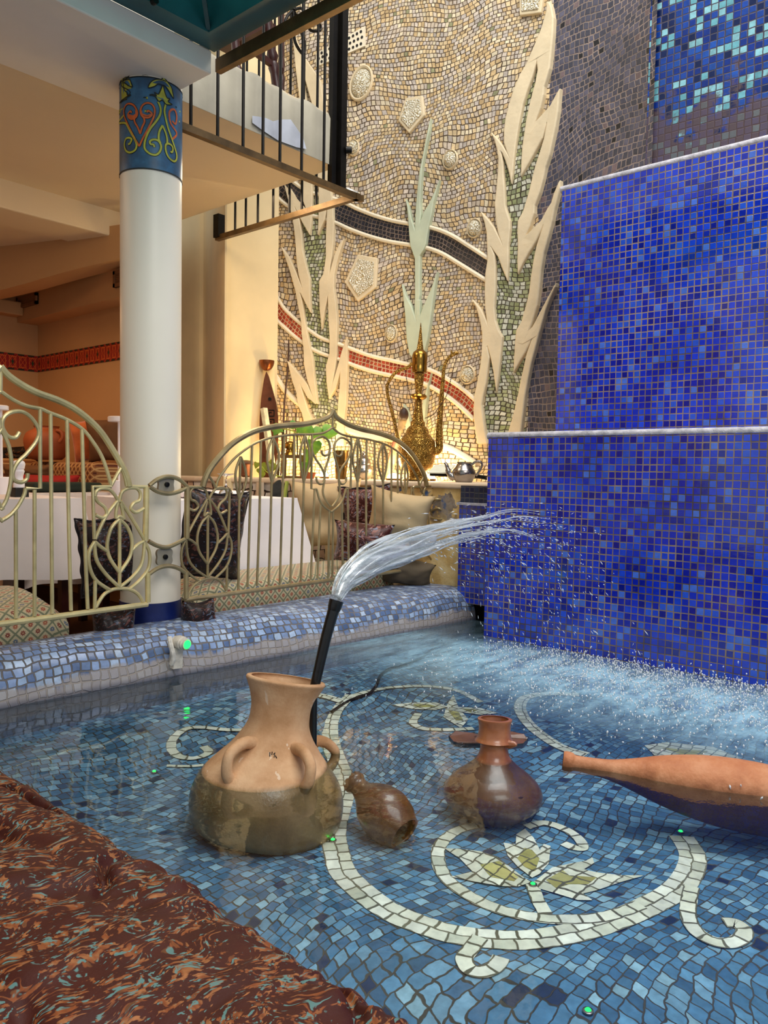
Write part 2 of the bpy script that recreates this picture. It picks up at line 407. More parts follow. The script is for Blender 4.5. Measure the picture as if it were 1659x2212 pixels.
# ================================================================ tiled waterfall walls
M_COPE = plain('rough_grey_coping', 'b5b2b8', .6, var=.25, vs=30., bs=80, bstr=.8)
def tile_block(name, lo, hi, mat):
    b = MB(); b.box(lo, hi); o = struct(b.build(name, mat, smooth=False)); return o
tile_block('wall_lower_cascade', (3.17,-1.5,-.2), (3.62,2.095,.975), M_COB)
b = MB(); b.tube([(3.185,-1.5,.975),(3.185,2.105,.975)], .017, 10); b.box((3.185,-1.5,.972),(3.62,2.105,.990)); struct(b.build('trim_1', M_COPE))
tile_block('wall_upper_cascade', (3.6,-1.5,.97), (3.98,1.972,2.235), M_COB)
b = MB(); b.tube([(3.615,-1.5,2.236),(3.615,1.985,2.236)], .018, 10); b.box((3.615,-1.5,2.236),(3.98,1.985,2.252)); struct(b.build('trim_2', M_COPE))
tile_block('wall_upper_mosaic', (3.86,-1.5,2.2), (4.1,1.655,4.6), M_TEALMIX)
# recessed tiled end panel beside the lower cascade
tile_block('wall_recess', (3.45,2.0,.09), (3.6,2.458,.622), cobalt('cobalt_recess_tiles', 'YZ'))
M_DKTILE = mosaic('dark_navy_tiles', 'YZ', (.03,.03), [(0,C('121a38')),(.4,C('1b2644')),(.7,C('232c40'))], '3c3a3c', .08, (.003,3.), (.002,40.), 0., .25, .5, .5)
tile_block('wall_recess_head', (3.46,2.0,.622), (3.6,2.458,.725), M_DKTILE)
tile_block('wall_recess_void', (3.56,2.0,-.2), (3.62,2.5,.1), plain('hole_shade', '1c1714', .3))  # shade inside the opening, painted as a near-black box
b = MB(); b.box((3.425,2.05,.622),(3.47,2.46,.634)); struct(b.build('trim_3', M_COPE))

# ================================================================ curved mosaic wall
PLAN = [(540,5.50),(620,5.40),(700,5.30),(775,5.20),(850,5.10),(925,4.98),(1000,4.85),(1060,4.75),(1120,4.65),(1180,4.53),(1240,4.39),(1300,4.23),(1345,4.09),(1385,3.95)]
plan = smooth_path([V3((p.x, p.y, 0)) for p in (PD(x, 1016, d) for x, d in PLAN)], 4)
pls = [0.]
for i in range(1, len(plan)): pls.append(pls[-1]+(plan[i]-plan[i-1]).length)
SMAX = pls[-1]
def wall_at(s):
    s = max(0, min(SMAX-1e-6, s))
    for i in range(len(plan)-1):
        if s <= pls[i+1]:
            t = (s-pls[i])/(pls[i+1]-pls[i]); p = plan[i].lerp(plan[i+1], t); d = (plan[i+1]-plan[i]).normalized()
            return p, V3((d.y, -d.x, 0)) * (1 if V3((d.y, -d.x, 0)).dot(-p) > 0 else -1)
def SZ(x, y):
    """photo point -> (s, z) on the wall"""
    d = ray(x, y); best = None
    for i in range(len(plan)-1):
        a, c = plan[i], plan[i+1]; e = c-a
        den = d.x*e.y-d.y*e.x
        if abs(den) < 1e-9: continue
        t = (a.x*e.y-a.y*e.x)/den; q = (a.x*d.y-a.y*d.x)/den
        lo = -.3 if i == 0 else 0; hi = 1.3 if i == len(plan)-2 else 1
        if t > 0 and lo-1e-6 <= q <= hi+1e-6: best = (pls[i]+q*(pls[i+1]-pls[i]), HC+d.z*t); break
    if best is None: raise ValueError((x, y))
    return best
def W(s, z, off=0.):
    p, nrm = wall_at(s); return V3((p.x, p.y, z))+nrm*off
ZT = 4.6
bound = [(z_, s_) for s_, z_ in [SZ(x, y) for x, y in [(1140,930),(1143,800),(1158,690),(1165,600),(1170,520),(1155,420),(1170,350),(1185,250),(1190,140),(1195,40),(1196,2)]]]
def bound_s(z):
    if z <= bound[0][0]: return bound[0][1]
    for (z0, s0), (z1, s1) in zip(bound, bound[1:]):
        if z <= z1: return s0+(s1-s0)*(z-z0)/(z1-z0)
    return bound[-1][1]
def wall_sheet(name, mat, side):
    b = MB(); zs_ = [.5+i*(ZT-.5)/40 for i in range(41)]; N = 60 if side == 0 else 24; vs, us, fs = [], [], []
    for z in zs_:
        sb = bound_s(z); a, c = (0, sb) if side == 0 else (sb, SMAX)
        for j in range(N+1):
            s_ = a+(c-a)*j/N; vs.append(W(s_, z)); us.append((s_, z))
    for i in range(40):
        for j in range(N): fs.append((i*(N+1)+j, i*(N+1)+j+1, (i+1)*(N+1)+j+1, (i+1)*(N+1)+j))
    b.add(vs, fs, us); return struct(b.build(name, mat, ang=None))
wall_back = wall_sheet('wall_back', M_BEIGE, 0)
wall_right = wall_sheet('wall_right', M_DARK, 1)

def relief(pts, th, name, mat, parent=None, base=0.0, bw=.008, rounded=True):
    """solid raised from the curved wall: outline in photo points on its surface"""
    sz = [SZ(x, y) for x, y in pts]
    # drop near duplicates
    q = [sz[0]]
    for p in sz[1:]:
        if math.hypot(p[0]-q[-1][0], p[1]-q[-1][1]) > .004: q.append(p)
    A = sum(q[i-1][0]*q[i][1]-q[i][0]*q[i-1][1] for i in range(len(q)))
    if A < 0: q.reverse()
    n = len(q); tris = tessellate_polygon([[V3((a, z, 0)) for a, z in q]])
    b = MB(); front = [W(a, z, base+th) for a, z in q]; back = [W(a, z, base-.002) for a, z in q]
    fs = []
    for t in tris:
        a, c, d = t
        nn = (front[c]-front[a]).cross(front[d]-front[a]); f = tuple(t)
        if nn.dot(wall_at(q[a][0])[1]) < 0: f = f[::-1]
        fs.append(f)
    for i in range(n):
        j = (i+1) % n; fs.append((i, i+n, j+n, j))
    b.add(front+back, fs, [(a, z) for a, z in q]*2)
    o = b.build(name, mat, parent, smooth=False)
    if rounded: bev(o, bw, 2, 50)
    return o
R1 = lambda p: zf(1020, 0, 4.609, p)
R2 = lambda p: zf(1000, 440, 4.254, p)
LF = lambda p: zf(580, 360, 3.814, p)
MF = lambda p: zf(720, 100, 4.097, p)

# --- right reed
left_outer = R2([(150,2212),(125,2050),(115,1900),(125,1760),(160,1600),(180,1480),(195,1340),(195,1200),(175,1080),(140,960),(95,880),(140,920),(190,980),(238,1085),(222,950),(218,800),(225,650),(245,520),(240,400),(235,280),(215,180),(180,80),(250,150),(310,230),(348,305),(340,280),(320,170),(310,10)])
left_outer += R1([(250,2000),(265,1850),(275,1720),(280,1600),(265,1500),(240,1410),(200,1325),(270,1390),(330,1470),(360,1520),(335,1440),(335,1330),(350,1200),(385,1060),(430,920),(500,760),(560,660),(640,480),(715,300),(760,150),(772,40)])
right_outer = R1([(800,40),(820,90),(840,200),(835,350),(820,520),(800,700),(770,800),(745,880),(740,960),(710,1090),(670,1200),(638,1305),(720,1200),(800,1080),(860,970),(905,890),(895,1000),(885,1130),(860,1280),(835,1400),(800,1560),(760,1680),(735,1800),(700,1930),(650,2060)])
right_outer += R2([(680,100),(640,220),(606,298),(680,240),(740,170),(800,60),(840,0)])+R1([(840,1950),(870,1880),(905,1800),(908,1880),(880,1980),(850,2100)])+R2([(850,170),(810,320),(770,470),(745,620),(730,780),(710,940),(690,1010),(660,1110),(628,1195),(680,1110),(730,1010),(790,900),(840,810),(885,730),(880,770),(830,880),(790,980),(750,1120),(720,1220),(690,1340),(650,1480),(620,1640),(595,1780),(575,1960),(555,2120)])
right_inner = R2([(430,2120),(490,1920),(530,1750),(555,1620),(580,1510),(610,1380),(648,1275),(600,1370),(540,1470),(485,1565),(490,1420),(500,1280),(510,1170),(560,1090),(600,950),(630,830),(650,670),(670,540),(700,400),(748,255),(690,370),(620,480),(570,570),(525,665),(520,540),(525,400),(520,260),(525,170),(570,90)])
right_inner += R1([(560,2020),(590,1920),(620,1800),(650,1680),(700,1530),(740,1400),(763,1285),(730,1390),(680,1480),(620,1590),(560,1690),(505,1780),(510,1640),(520,1480),(540,1350),(560,1220),(590,1080),(620,960),(650,860),(676,720),(667,645)])
left_inner = R1([(663,650),(620,800),(575,920),(530,1060),(490,1260),(460,1440),(440,1600),(425,1760),(410,1850),(385,1730),(350,1620),(312,1530),(330,1640),(335,1760),(345,1880),(350,2000)])
left_inner += R2([(410,30),(420,70),(455,170),(455,250),(440,400),(440,580),(430,725),(380,610),(340,500),(293,432),(312,480),(320,600),(320,800),(310,960),(320,1080),(350,1170),(385,1230),(365,1440),(345,1620),(325,1740),(300,1560),(275,1430),(256,1362),(266,1420),(250,1520),(235,1650),(205,1780),(195,1850),(210,1960),(225,2080),(250,2212)])
reedR = thing('reed_relief', 'tall sandy plaster reed relief with forked leaves, beside the dark slate mosaic', 'wall relief', 'plaster reeds on the mosaic wall')
relief(R1([(665,660),(640,900),(650,1300),(720,1330),(700,1560),(600,2000)])+R2([(560,150),(560,320),(700,320),(700,420),(640,800),(560,1100),(620,1320),(590,1560),(480,2100),(230,2110),(205,1900),(230,1660),(260,1400),(330,1180),(300,960),(300,480),(340,400),(430,250),(430,80)])+R1([(340,2000),(320,1600),(330,1500),(400,1500),(470,1300),(540,1000),(610,800)]), .006, 'green_stem', M_GREEN, reedR, rounded=False)
relief(left_outer+right_outer+right_inner+left_inner, .036, 'leaf_outline', M_RELIEF, reedR, bw=.010)

# --- left reed
lo_ = LF([(330,2300),(320,2150),(290,2030),(260,1970),(245,1860),(215,1780),(172,1605),(240,1680),(300,1750),(340,1800),(372,1872),(335,1760),(310,1640),(305,1500),(290,1380),(285,1280),(265,1180),(240,1040),(210,930),(180,830),(122,668),(190,760),(240,870),(288,988),(265,900),(250,800),(240,650),(230,540),(215,440),(200,340),(185,250),(178,165),(220,230),(270,320),(323,353),(300,290),(285,220),(288,140)])
lo_ += [(654,330),(651,215),(643,150),(636,70)]
ro_ = [(656,120),(681,155),(697,180),(706,240),(712,330)]+LF([(520,60),(525,170),(550,340),(555,500),(550,650),(540,750),(525,830),(521,888),(560,740),(600,650),(642,598),(610,700),(580,800),(560,900),(555,1000),(575,1150),(585,1290),(580,1420),(580,1560),(565,1680),(546,1788),(590,1640),(620,1530),(657,1420),(665,1500),(668,1600),(662,1800),(655,1960),(640,2100),(640,2300)])
ri_ = LF([(570,2300),(580,2100),(590,1950),(605,1800),(607,1702),(570,1830),(515,1920),(495,1780),(490,1650),(520,1540),(520,1400),(510,1250),(506,1075),(480,1200),(455,1345),(440,1200),(435,1050),(435,950),(470,890),(490,750),(490,600),(495,470),(500,352),(480,450),(425,575),(430,350),(430,180)])+[(684,330),(680,235),(659,160)]
li_ = [(657,162),(668,235),(676,330)]+LF([(378,210),(375,350),(370,480),(357,575),(300,480),(260,400),(236,350),(270,430),(290,560),(300,700),(330,830),(358,930),(360,1050),(367,1215),(330,1150),(276,1042),(295,1120),(320,1290),(350,1440),(385,1600),(395,1720),(422,1960),(340,1910),(286,1812),(310,1900),(340,2000),(400,2130),(480,2300)])
reedL = thing('reed_relief', 'slimmer sandy plaster reed relief beside the smooth cream plaster wall', 'wall relief', 'plaster reeds on the mosaic wall')
relief([(659,170),(672,260)]+LF([(400,150),(440,500),(510,560),(500,900),(500,1200),(530,1500),(540,1900),(600,2000),(570,2290),(480,2290),(300,1850),(360,1700),(300,1100),(330,1000),(290,500),(260,380),(350,400),(390,150)]), .006, 'green_stem', M_GREEN, reedL, rounded=False)
relief(lo_+ro_+ri_+li_, .036, 'leaf_outline', M_RELIEF, reedL, bw=.010)

# --- slender blue-green shoot in the middle
M_SHOOT = plain('verdigris_plaster', 'bdc4a8', .6, var=.14, vs=5., bs=40)
shoot = thing('shoot_relief', 'slender pale blue-green plaster shoot between the two sandy reeds', 'wall relief')
relief(MF([(880,645),(870,760),(835,920),(805,1090),(795,1250),(790,1400),(795,1500),(790,1560),(820,1480),(870,1400),(920,1290),(960,1185),(935,1290),(905,1400),(890,1500),(860,1620),(840,1760),(820,1810),(787,1862),(785,2100),(785,2212)])+zf(560,480,2.37,[(815,500)])+zf(560,480,2.37,[(806,500)])+MF([(742,2212),(740,1890),(700,1780),(690,1680),(680,1540),(670,1440),(655,1355),(690,1440),(710,1540),(740,1620),(742,1580),(750,1420),(765,1260),(780,1130),(815,960),(850,780)]), .035, 'blade', M_SHOOT, shoot, bw=.007)
C3 = lambda p: zf(560, 480, 2.37, p)
relief(C3([(740,318),(765,385),(790,430),(812,492),(812,400),(835,400),(835,480),(850,440),(890,350),(923,255),(905,380),(890,500),(872,610),(850,690),(815,720),(780,680),(765,600),(758,480)]), .035, 'blade', M_SHOOT, shoot, bw=.007, base=.002)
C5 = lambda p: zf(540, 680, 3.072, p)
relief(C5([(1030,590),(1060,640),(1080,720),(1110,760),(1140,700),(1170,560),(1218,385),(1200,480),(1180,640),(1165,800),(1120,900),(1080,880),(1050,760)]), .035, 'blade', M_SHOOT, shoot, bw=.007, base=.004)

# --- coloured bands with white plaster lips
def band(pts, hw, mat, name, lips=True):
    P = smooth_path([V3((a, z, 0)) for a, z in (SZ(x, y) for x, y in pts)], 8)
    b = MB(); vs, us = [], []; L = 0; up, dn = [], []
    for i, p in enumerate(P):
        t = (P[min(i+1,len(P)-1)]-P[max(i-1,0)]).normalized(); nn = V3((-t.y, t.x, 0))
        if i: L += (P[i]-P[i-1]).length
        h = hw(i/(len(P)-1)) if callable(hw) else hw
        for k in (-1, 0, 1):
            q = p+nn*(h*k); vs.append(W(q.x, q.y, .006)); us.append((L, h*k+1))
        a, c = p+nn*(h+.010), p-nn*(h+.010); up.append(W(a.x, a.y, .008)); dn.append(W(c.x, c.y, .008))
    fs = []
    for i in range(len(P)-1):
        for k in range(2): fs.append((3*i+k, 3*i+k+1, 3*i+k+4, 3*i+k+3))
    b.add(vs, fs, us); o = b.build(name, mat, wall_back, smooth=False)
    if lips:
        for e in (up, dn): MB().tube(e, .013, 8).build('plaster_lip', M_RIDGE, wall_back)
band([(600,392),(625,417),(660,438),(700,448),(735,460),(765,474),(805,489),(845,500),(886,507),(930,515),(965,528),(1000,549),(1030,568),(1062,588)], lambda t: .066-.020*t, M_BLACK, 'black_mosaic_band')
band([(588,650),(604,676),(625,697),(655,722),(690,745),(735,761),(794,783),(849,796),(888,805),(927,816),(963,835),(996,858),(1035,894)], .037, M_RED, 'red_mosaic_band')
for pts in ([(590,804),(612,838),(630,858),(652,876)], [(730,922),(752,930),(790,941),(840,948),(880,950)], [(930,958),(965,966),(1000,984),(1030,1003)]):
    MB().tube([W(a, z, .003) for a, z in [(p.x, p.y) for p in smooth_path([V3((*SZ(x, y), 0)) for x, y in pts], 6)]], .02, 8).build('plaster_ridge', M_RIDGE, wall_back)

# --- carved plaques and medallions
g = G('carved_plaster'); P = g.obj()
vo = g.n('TexVoronoi', {'feature': 'DISTANCE_TO_EDGE'}, Vector=g.vm('ADD', P, g.vm('SCALE', g.noise(P, 9., 2, .5, True), sc=.05)), Scale=70.).outputs['Distance']
rg = g.m('SINE', g.m('MULTIPLY', g.n('TexVoronoi', {}, Vector=P, Scale=22.).outputs['Distance'], 26.))
h = g.m('ADD', g.rng(vo, .03, .14), g.m('MULTIPLY', rg, .4))
M_CARVE = g.bsdf(g.ramp(h, [(.0, C('b89f6c')), (.3, C('e2d3aa')), (.8, C('f6efdb'))]), .35, 0., h, .8, .010)
def plaque(pts, label, group=None, cat='plaque'):
    t = thing('carved_plaque', label, cat, group)
    relief(pts, .022, 'frame', M_RELIEF, t, bw=.006)
    cx = sum(p[0] for p in pts)/len(pts); cy = sum(p[1] for p in pts)/len(pts)
    relief([(cx+(x-cx)*.78, cy+(y-cy)*.78) for x, y in pts], .012, 'carved_panel', M_CARVE, t, base=.018, bw=.004)
plaque(MF([(650,470),(800,445),(820,620),(682,780),(585,670)]), 'five-sided carved plaster plaque high on the beige mosaic, between the oval medallions')
plaque([(775,551),(818,559),(815,622),(775,653),(747,611)], 'larger five-sided carved plaque below the black mosaic band')
plaque([(1124,-32),(1181,-30),(1172,31),(1125,37)], 'square brownish carved plaque at the top beside the reed tip')
def medallion(cx, cy, rx, ry, label, tilt=0.):
    t = thing('medallion', label, 'medallion', 'oval medallions on the beige mosaic')
    s0, z0 = SZ(cx, cy); ra = abs(SZ(cx+rx, cy)[0]-s0); rb = abs(SZ(cx, cy-ry)[1]-z0)
    for nm, mt, k0, prof in (('rim', M_RELIEF, 1., [(1.08,0),(1.08,.012),(1.0,.02),(.9,.014),(.86,.0)]), ('carved_dome', M_CARVE, 1., [(.88,.004),(.8,.02),(.62,.034),(.4,.042),(.2,.045),(.02,.046)])):
        b = MB(); N = 32; vs, fs = [], []
        for r, h in prof:
            for j in range(N):
                a = 2*PI*j/N; x, y = ra*r*math.cos(a), rb*r*math.sin(a)
                x, y = x*math.cos(tilt)-y*math.sin(tilt), x*math.sin(tilt)+y*math.cos(tilt)
                vs.append(W(s0+x, z0+y, h))
        for i in range(len(prof)-1):
            for j in range(N): fs.append((i*N+j, i*N+(j+1) % N, (i+1)*N+(j+1) % N, (i+1)*N+j))
        if nm == 'carved_dome': fs.append(tuple((len(prof)-1)*N+j for j in range(N)))
        b.add(vs, fs); b.build(nm, mt, t)
medallion(781, 181, 23, 36, 'largest oval carved medallion, beside the black balcony post', -.25)
medallion(765, 320, 11, 17, 'small oval medallion below the largest one, beside the black balcony post')
medallion(974, 346, 15, 20, 'oval medallion to the right of the tip of the blue-green shoot')
medallion(1026, 494, 15, 20, 'oval medallion just above the black band by the right reed')
medallion(846, 721, 12, 18, 'small oval medallion just above the red band, left of the brass ewer')
medallion(1011, 810, 15, 19, 'oval medallion just above the red band, right of the brass ewer spout')
# perforated strip
pp = thing('perforated_vent_plate', 'cream vent plate pierced with round black holes, behind the balcony post', 'vent')
Q = [(684,118),(790,58),(790,101),(684,146)]
b = MB(); vs = []
for i in range(13):
    f = i/12; x = 684+106*f
    for y in (118-60*f, 146-45*f):
        for o in (.0, .012): vs.append(W(*SZ(x, y), o))
fs = [(0,2,3,1), (48,49,51,50)]
for i in range(12): fs += [(4*i+1, 4*i+3, 4*i+7, 4*i+5), (4*i, 4*i+1, 4*i+5, 4*i+4), (4*i+2, 4*i+6, 4*i+7, 4*i+3)]
b.add(vs, fs); b.build('plate', M_RIDGE, pp, smooth=False)
b = MB()
for i in range(12):
    for j in range(3):
        f = (i+.5+(.25 if j == 1 else 0))/12.5; x = 684+106*f; ya = 118-60*f; yb = 146-45*f; y = ya+(yb-ya)*(j+.6)/3.2
        s0, z0 = SZ(x, y); k = len(b.v); c = [W(s0+.009*math.cos(a), z0+.010*math.sin(a), .0142) for a in [2*PI*q/10 for q in range(10)]]
        b.add(c, [tuple(range(10))])
b.build('hole_pattern', plain('hole_black', '120d0a', .8), pp, smooth=False)
# ================================================================ room shell on the left
M_CEIL = plain('ceiling_paint', 'dcc8a4', .7, var=.03, vs=1.5)
b = MB(); b.box((-1.2,2.607,2.35), (1.917,3.187,2.44)); struct(bev(b.build('beam_1', M_WHITEP, smooth=False), .006))
b = MB(); b.box((-1.2,3.12,2.36), (1.894,4.457,2.60)); struct(b.build('ceiling', M_CEIL, smooth=False))
b = MB(); b.box((-1.2,4.457,2.204), (2.95,4.79,2.60)); struct(bev(b.build('beam_2', M_CEIL, smooth=False), .01))
b = MB(); b.box((-1.2,4.79,2.22), (3.2,6.3,2.45)); struct(b.build('ceiling_rear', M_CEIL, smooth=False))
# dropped bulkhead with a curved face
b = MB(); cv = smooth_path([V3(p) for p in ((1.95,5.95,1.86),(2.228,5.326,1.936),(2.417,4.813,2.014),(2.55,4.38,2.059),(2.60,4.20,2.08))], 6)
vs = [];
for p in cv: vs += [(p.x, p.y, p.z), (p.x, p.y, 2.26), (p.x+.22, p.y+.12, p.z+.03)]
fs = []
for i in range(len(cv)-1): fs += [(3*i, 3*i+1, 3*i+4, 3*i+3), (3*i, 3*i+3, 3*i+5, 3*i+2)]
b.add(vs, fs); struct(b.build('ceiling_bulkhead', M_OCHRE))
# balcony slab over the passage
M_SLAB = plain('weathered_slab_edge', 'a8a08c', .75, var=.14, vs=3.5, bs=18, bstr=.5)
b = MB(); b.box((1.894,2.908,2.36), (2.92,4.457,2.611)); o = struct(b.build('balcony_slab', M_CEIL, smooth=False))
b = MB(); N = 40; vs = []
for i in range(N+1):
    X = 1.916+1.008*i/N; w1 = .018*mnoise.noise((X*9, 0, 0)); vs += [(X, 2.902, 2.358), (X, 2.896+.2*w1, 2.585+w1*.5), (X, 2.912, 2.618+w1)]
fs = []
for i in range(N): fs += [(3*i, 3*i+3, 3*i+4, 3*i+1), (3*i+1, 3*i+4, 3*i+5, 3*i+2)]
b.add(vs, fs); b.build('weathered_edge', M_SLAB, o)
b = MB(); pp_ = [PY(x, y, 2.893) for x, y in ((545,250),(560,252),(575,255),(590,262),(605,258),(628,258),(640,275),(655,298),(662,322),(640,318),(600,303),(565,280),(545,265))]
b.add(pp_, [tuple(t) for t in tri_poly([(p.x, p.z, 0) for p in pp_])]); b.build('bare_plaster_patch', plain('bare_plaster', 'b2b5bd', .8), o, smooth=False)

# interior walls
b = MB(); b.box((2.85,4.55,-.15), (2.97,6.2,2.4)); struct(b.build('wall_room_right', M_OCHRE, smooth=False))
b = MB(); b.box((-1.2,6.1,-.15), (2.97,6.22,2.45)); struct(b.build('wall_room_back', M_OCHRE, smooth=False))
b = MB(); b.box((-1.3,2.6,-.15), (-1.2,6.2,2.6)); struct(b.build('wall_room_left', M_OCHRE, smooth=False))
b = MB(); b.box((2.69,4.35,1.885), (2.85,6.1,2.3)); struct(b.build('soffit_beam', M_OCHRE, smooth=False))
b = MB(); b.quad((-1.3,2.7,-.15), (4.4,2.7,-.15), (4.4,7.,-.15), (-1.3,7.,-.15)); struct(b.build('floor', plain('dark_wood_floor', '5a3a22', .5), smooth=False))
# tile frieze in the room
g = G('red_star_frieze'); q = g.sep(g.uv())
fx = g.m('FRACT', g.m('DIVIDE', q[0], .105)); fy = g.m('DIVIDE', q[1], .19)
cx_ = g.m('ABSOLUTE', g.m('SUBTRACT', fx, .5)); cy_ = g.m('ABSOLUTE', g.m('SUBTRACT', fy, .5))
lat = g.m('MINIMUM', g.m('ABSOLUTE', g.m('SUBTRACT', g.m('ADD', cx_, cy_), .38)), g.m('MINIMUM', g.m('ABSOLUTE', g.m('SUBTRACT', cx_, g.m('MULTIPLY', cy_, 1.1))), g.m('ABSOLUTE', g.m('SUBTRACT', g.m('MAXIMUM', cx_, cy_), .32))))
grn = g.m('MULTIPLY', g.m('LESS_THAN', g.m('ADD', g.m('MULTIPLY', cx_, 1.4), cy_), .2), g.m('LESS_THAN', g.m('FRACT', g.m('DIVIDE', q[0], .21)), .5))
edge = g.m('GREATER_THAN', cy_, .40)
c = g.mix(g.m('LESS_THAN', lat, .022), C('8f1714'), C('d06a2a'))
c = g.mix(grn, c, C('23381c')); c = g.mix(g.m('MULTIPLY', edge, g.m('GREATER_THAN', fx, .35)), c, C('1c2416'))
M_FRIEZE = g.bsdf(c, .4)
b = MB(); b.quad((2.844,4.55,1.523), (2.844,6.1,1.523), (2.844,6.1,1.646), (2.844,4.55,1.646), [(0,0),(2.2,0),(2.2,.19),(0,.19)])
b.quad((2.844,6.094,1.523), (.5,6.094,1.523), (.5,6.094,1.646), (2.844,6.094,1.646), [(0,0),(3.2,0),(3.2,.19),(0,.19)])
struct(b.build('trim_4', M_FRIEZE, smooth=False))
# air vents on the soffit
M_VENT = plain('brown_vent_metal', '8a6240', .5, .2)
def vent(px0, px1, label):
    a, c = PX(*px0, 2.685), PX(*px1, 2.685); y0, y1 = sorted((a.y, c.y)); z0, z1 = sorted((a.z, c.z))
    t = thing('air_vent', label, 'vent', 'air vents under the ceiling')
    b = MB(); w = .022
    for lo, hi in (((2.667,y0,z0),(2.687,y1,z0+w)), ((2.667,y0,z1-w),(2.687,y1,z1)), ((2.667,y0,z0),(2.687,y0+w,z1)), ((2.667,y1-w,z0),(2.687,y1,z1))): b.box(lo, hi)
    b.build('frame', M_VENT, t, smooth=False)
    b = MB(); b.box((2.682,y0,z0),(2.688,y1,z1)); b.build('dark_backing', M_BLACKI, t, smooth=False)
    for i in range(5):
        z = z0+w+(z1-z0-2*w)*(i+.5)/5; b = MB(); b.bar((2.675,y0+w,z), (2.675,y1-w,z), .012, .004, V3((1,0,1))); b.build('slat', M_VENT, t, smooth=False)
vent((40,668), (82,632), 'brown louvred air vent under the ceiling, well left of the white column')
vent((249,622), (285,577), 'brown louvred air vent under the ceiling, half hidden by the white column')
# small box low on the soffit at the far left
b = MB(); p = PX(10, 668, 2.6); b.box((2.5,p.y-.12,p.z-.05),(2.69,p.y+.3,p.z+.05)); tag(bev(b.build('wall_speaker_box', M_OCHRE, smooth=False), .01), 'plain beige box fixed under the ceiling at the far left', 'box')

# smooth plaster wall with a rounded corner
M_BIGPL = plain('blotched_cream_plaster', 'ead3a4', .75, var=.10, vs=1.8, bs=12)
pl2 = [PD(x, 1016, d) for x, d in ((597,5.33),(540,5.20),(500,5.08),(478,5.04),(462,5.05),(448,5.12),(436,5.3),(420,5.7))]+[V3((3.42,5.05,0)), V3((3.02,5.3,0))]
pl2 = [V3((p.x, p.y, 0)) for p in pl2[:8]]
pl2 = smooth_path(pl2[:4]+[V3((3.375,4.63,0)), V3((3.355,4.72,0)), V3((3.34,4.9,0))], 5)+[V3((3.32,5.5,0))]
b = MB(); N = len(pl2); vs = [(p.x, p.y, z) for z in (.5, 2.0, 4.6) for p in pl2]
fs = [(k*N+i, k*N+i+1, (k+1)*N+i+1, (k+1)*N+i) for k in range(2) for i in range(N-1)]
e0 = V3(PLAN and (plan[0].x, plan[0].y, 0)); q0 = pl2[0]+(plan[6]-pl2[0])*.0
# return face closing the edge against the mosaic
dd = ray(597, 1016); dd.z = 0; dd.normalize(); q1 = pl2[0]+dd*.3
kk = len(vs); vs += [(q1.x, q1.y, .5), (q1.x, q1.y, 4.6)]
fs += [(0, kk, kk+1, 2*N)]
b.add(vs, fs); struct(b.build('wall_left', M_BIGPL))

# ================================================================ column
col_c = PD(326, 800, 3.27); col_c.z = 0; RC = .1235
M_COL = plain('white_column_paint', 'efe6d2', .38, var=.04, vs=2., bs=12, bstr=.05)
column = thing('column', 'round white column with a painted blue band and navy foot, between the two railings', 'column')
b = MB(); b.lathe([(RC,.21),(RC,1.0),(RC,2.0),(RC,2.372)], T(col_c.x,col_c.y,0), 64); b.build('shaft', M_COL, column, ang=60)
b = MB(); b.lathe([(RC+.004,-.15),(RC+.004,.235)], T(col_c.x,col_c.y,0), 64); b.build('navy_foot', plain('navy_paint', '14235e', .35, var=.3), column, ang=60)
g = G('painted_band_ground'); nz = g.noise(g.obj(), 11., 4)
M_BANDG = g.bsdf(g.ramp(nz, [(.3, C('33475a')), (.5, C('2f5878')), (.7, C('40789c'))]), .4)
b = MB(); b.lathe([(RC+.0015,1.985),(RC+.0015,2.345)], T(col_c.x,col_c.y,0), 64, False, False); band_o = b.build('painted_band', M_BANDG, column, ang=60)
# painted motifs, laid on the cylinder (angle, height)
def cyl_from_photo(x, y, r):
    x = min(max(x, 264), 382); d = ray(x, y); ox, oy = -col_c.x, -col_c.y
    A = d.x*d.x+d.y*d.y; B = 2*(ox*d.x+oy*d.y); Cq = ox*ox+oy*oy-r*r; D = B*B-4*A*Cq
    t = (-B-math.sqrt(max(D, 0)))/(2*A); p = CC+d*t
    return math.atan2(p.y-col_c.y, p.x-col_c.x), p.z
def motif(pts, w, mat, name, closed=False, lift=.003, taper=None, da=0.):
    P = smooth_path([V3((*cyl_from_photo(x, y, RC), 0)) for x, y in zf(240,130,8.194,pts)], 6, closed)
    vs = []; n = len(P)
    for i, p in enumerate(P):
        a_, b_ = P[(i-1) % n if closed else max(i-1,0)], P[(i+1) % n if closed else min(i+1,n-1)]
        t = V3(((b_.x-a_.x)*RC, b_.y-a_.y, 0)).normalized(); nn = V3((-t.y, t.x, 0))
        ww = w*(taper(i/(n-1)) if taper else 1)/2
        for s in (-1, 1):
            a2, z2 = p.x+nn.x*ww*s/RC+da, p.y+nn.y*ww*s
            vs.append((col_c.x+(RC+lift)*math.cos(a2), col_c.y+(RC+lift)*math.sin(a2), z2))
    k = n if closed else n-1
    return mesh(name, vs, [(2*i, 2*i+1, (2*i+3) % (2*n), (2*i+2) % (2*n)) for i in range(k)], mat, band_o)
def motif_fill(pts, mat, name, lift=.0035, da=0.):
    P = [cyl_from_photo(x, y, RC) for x, y in zf(240,130,8.194,pts)]
    tr = tri_poly([(a*RC, z, 0) for a, z in P])
    return mesh(name, [(col_c.x+(RC+lift)*math.cos(a+da), col_c.y+(RC+lift)*math.sin(a+da), z) for a, z in P], [tuple(t) for t in tr], mat, band_o, smooth=False)
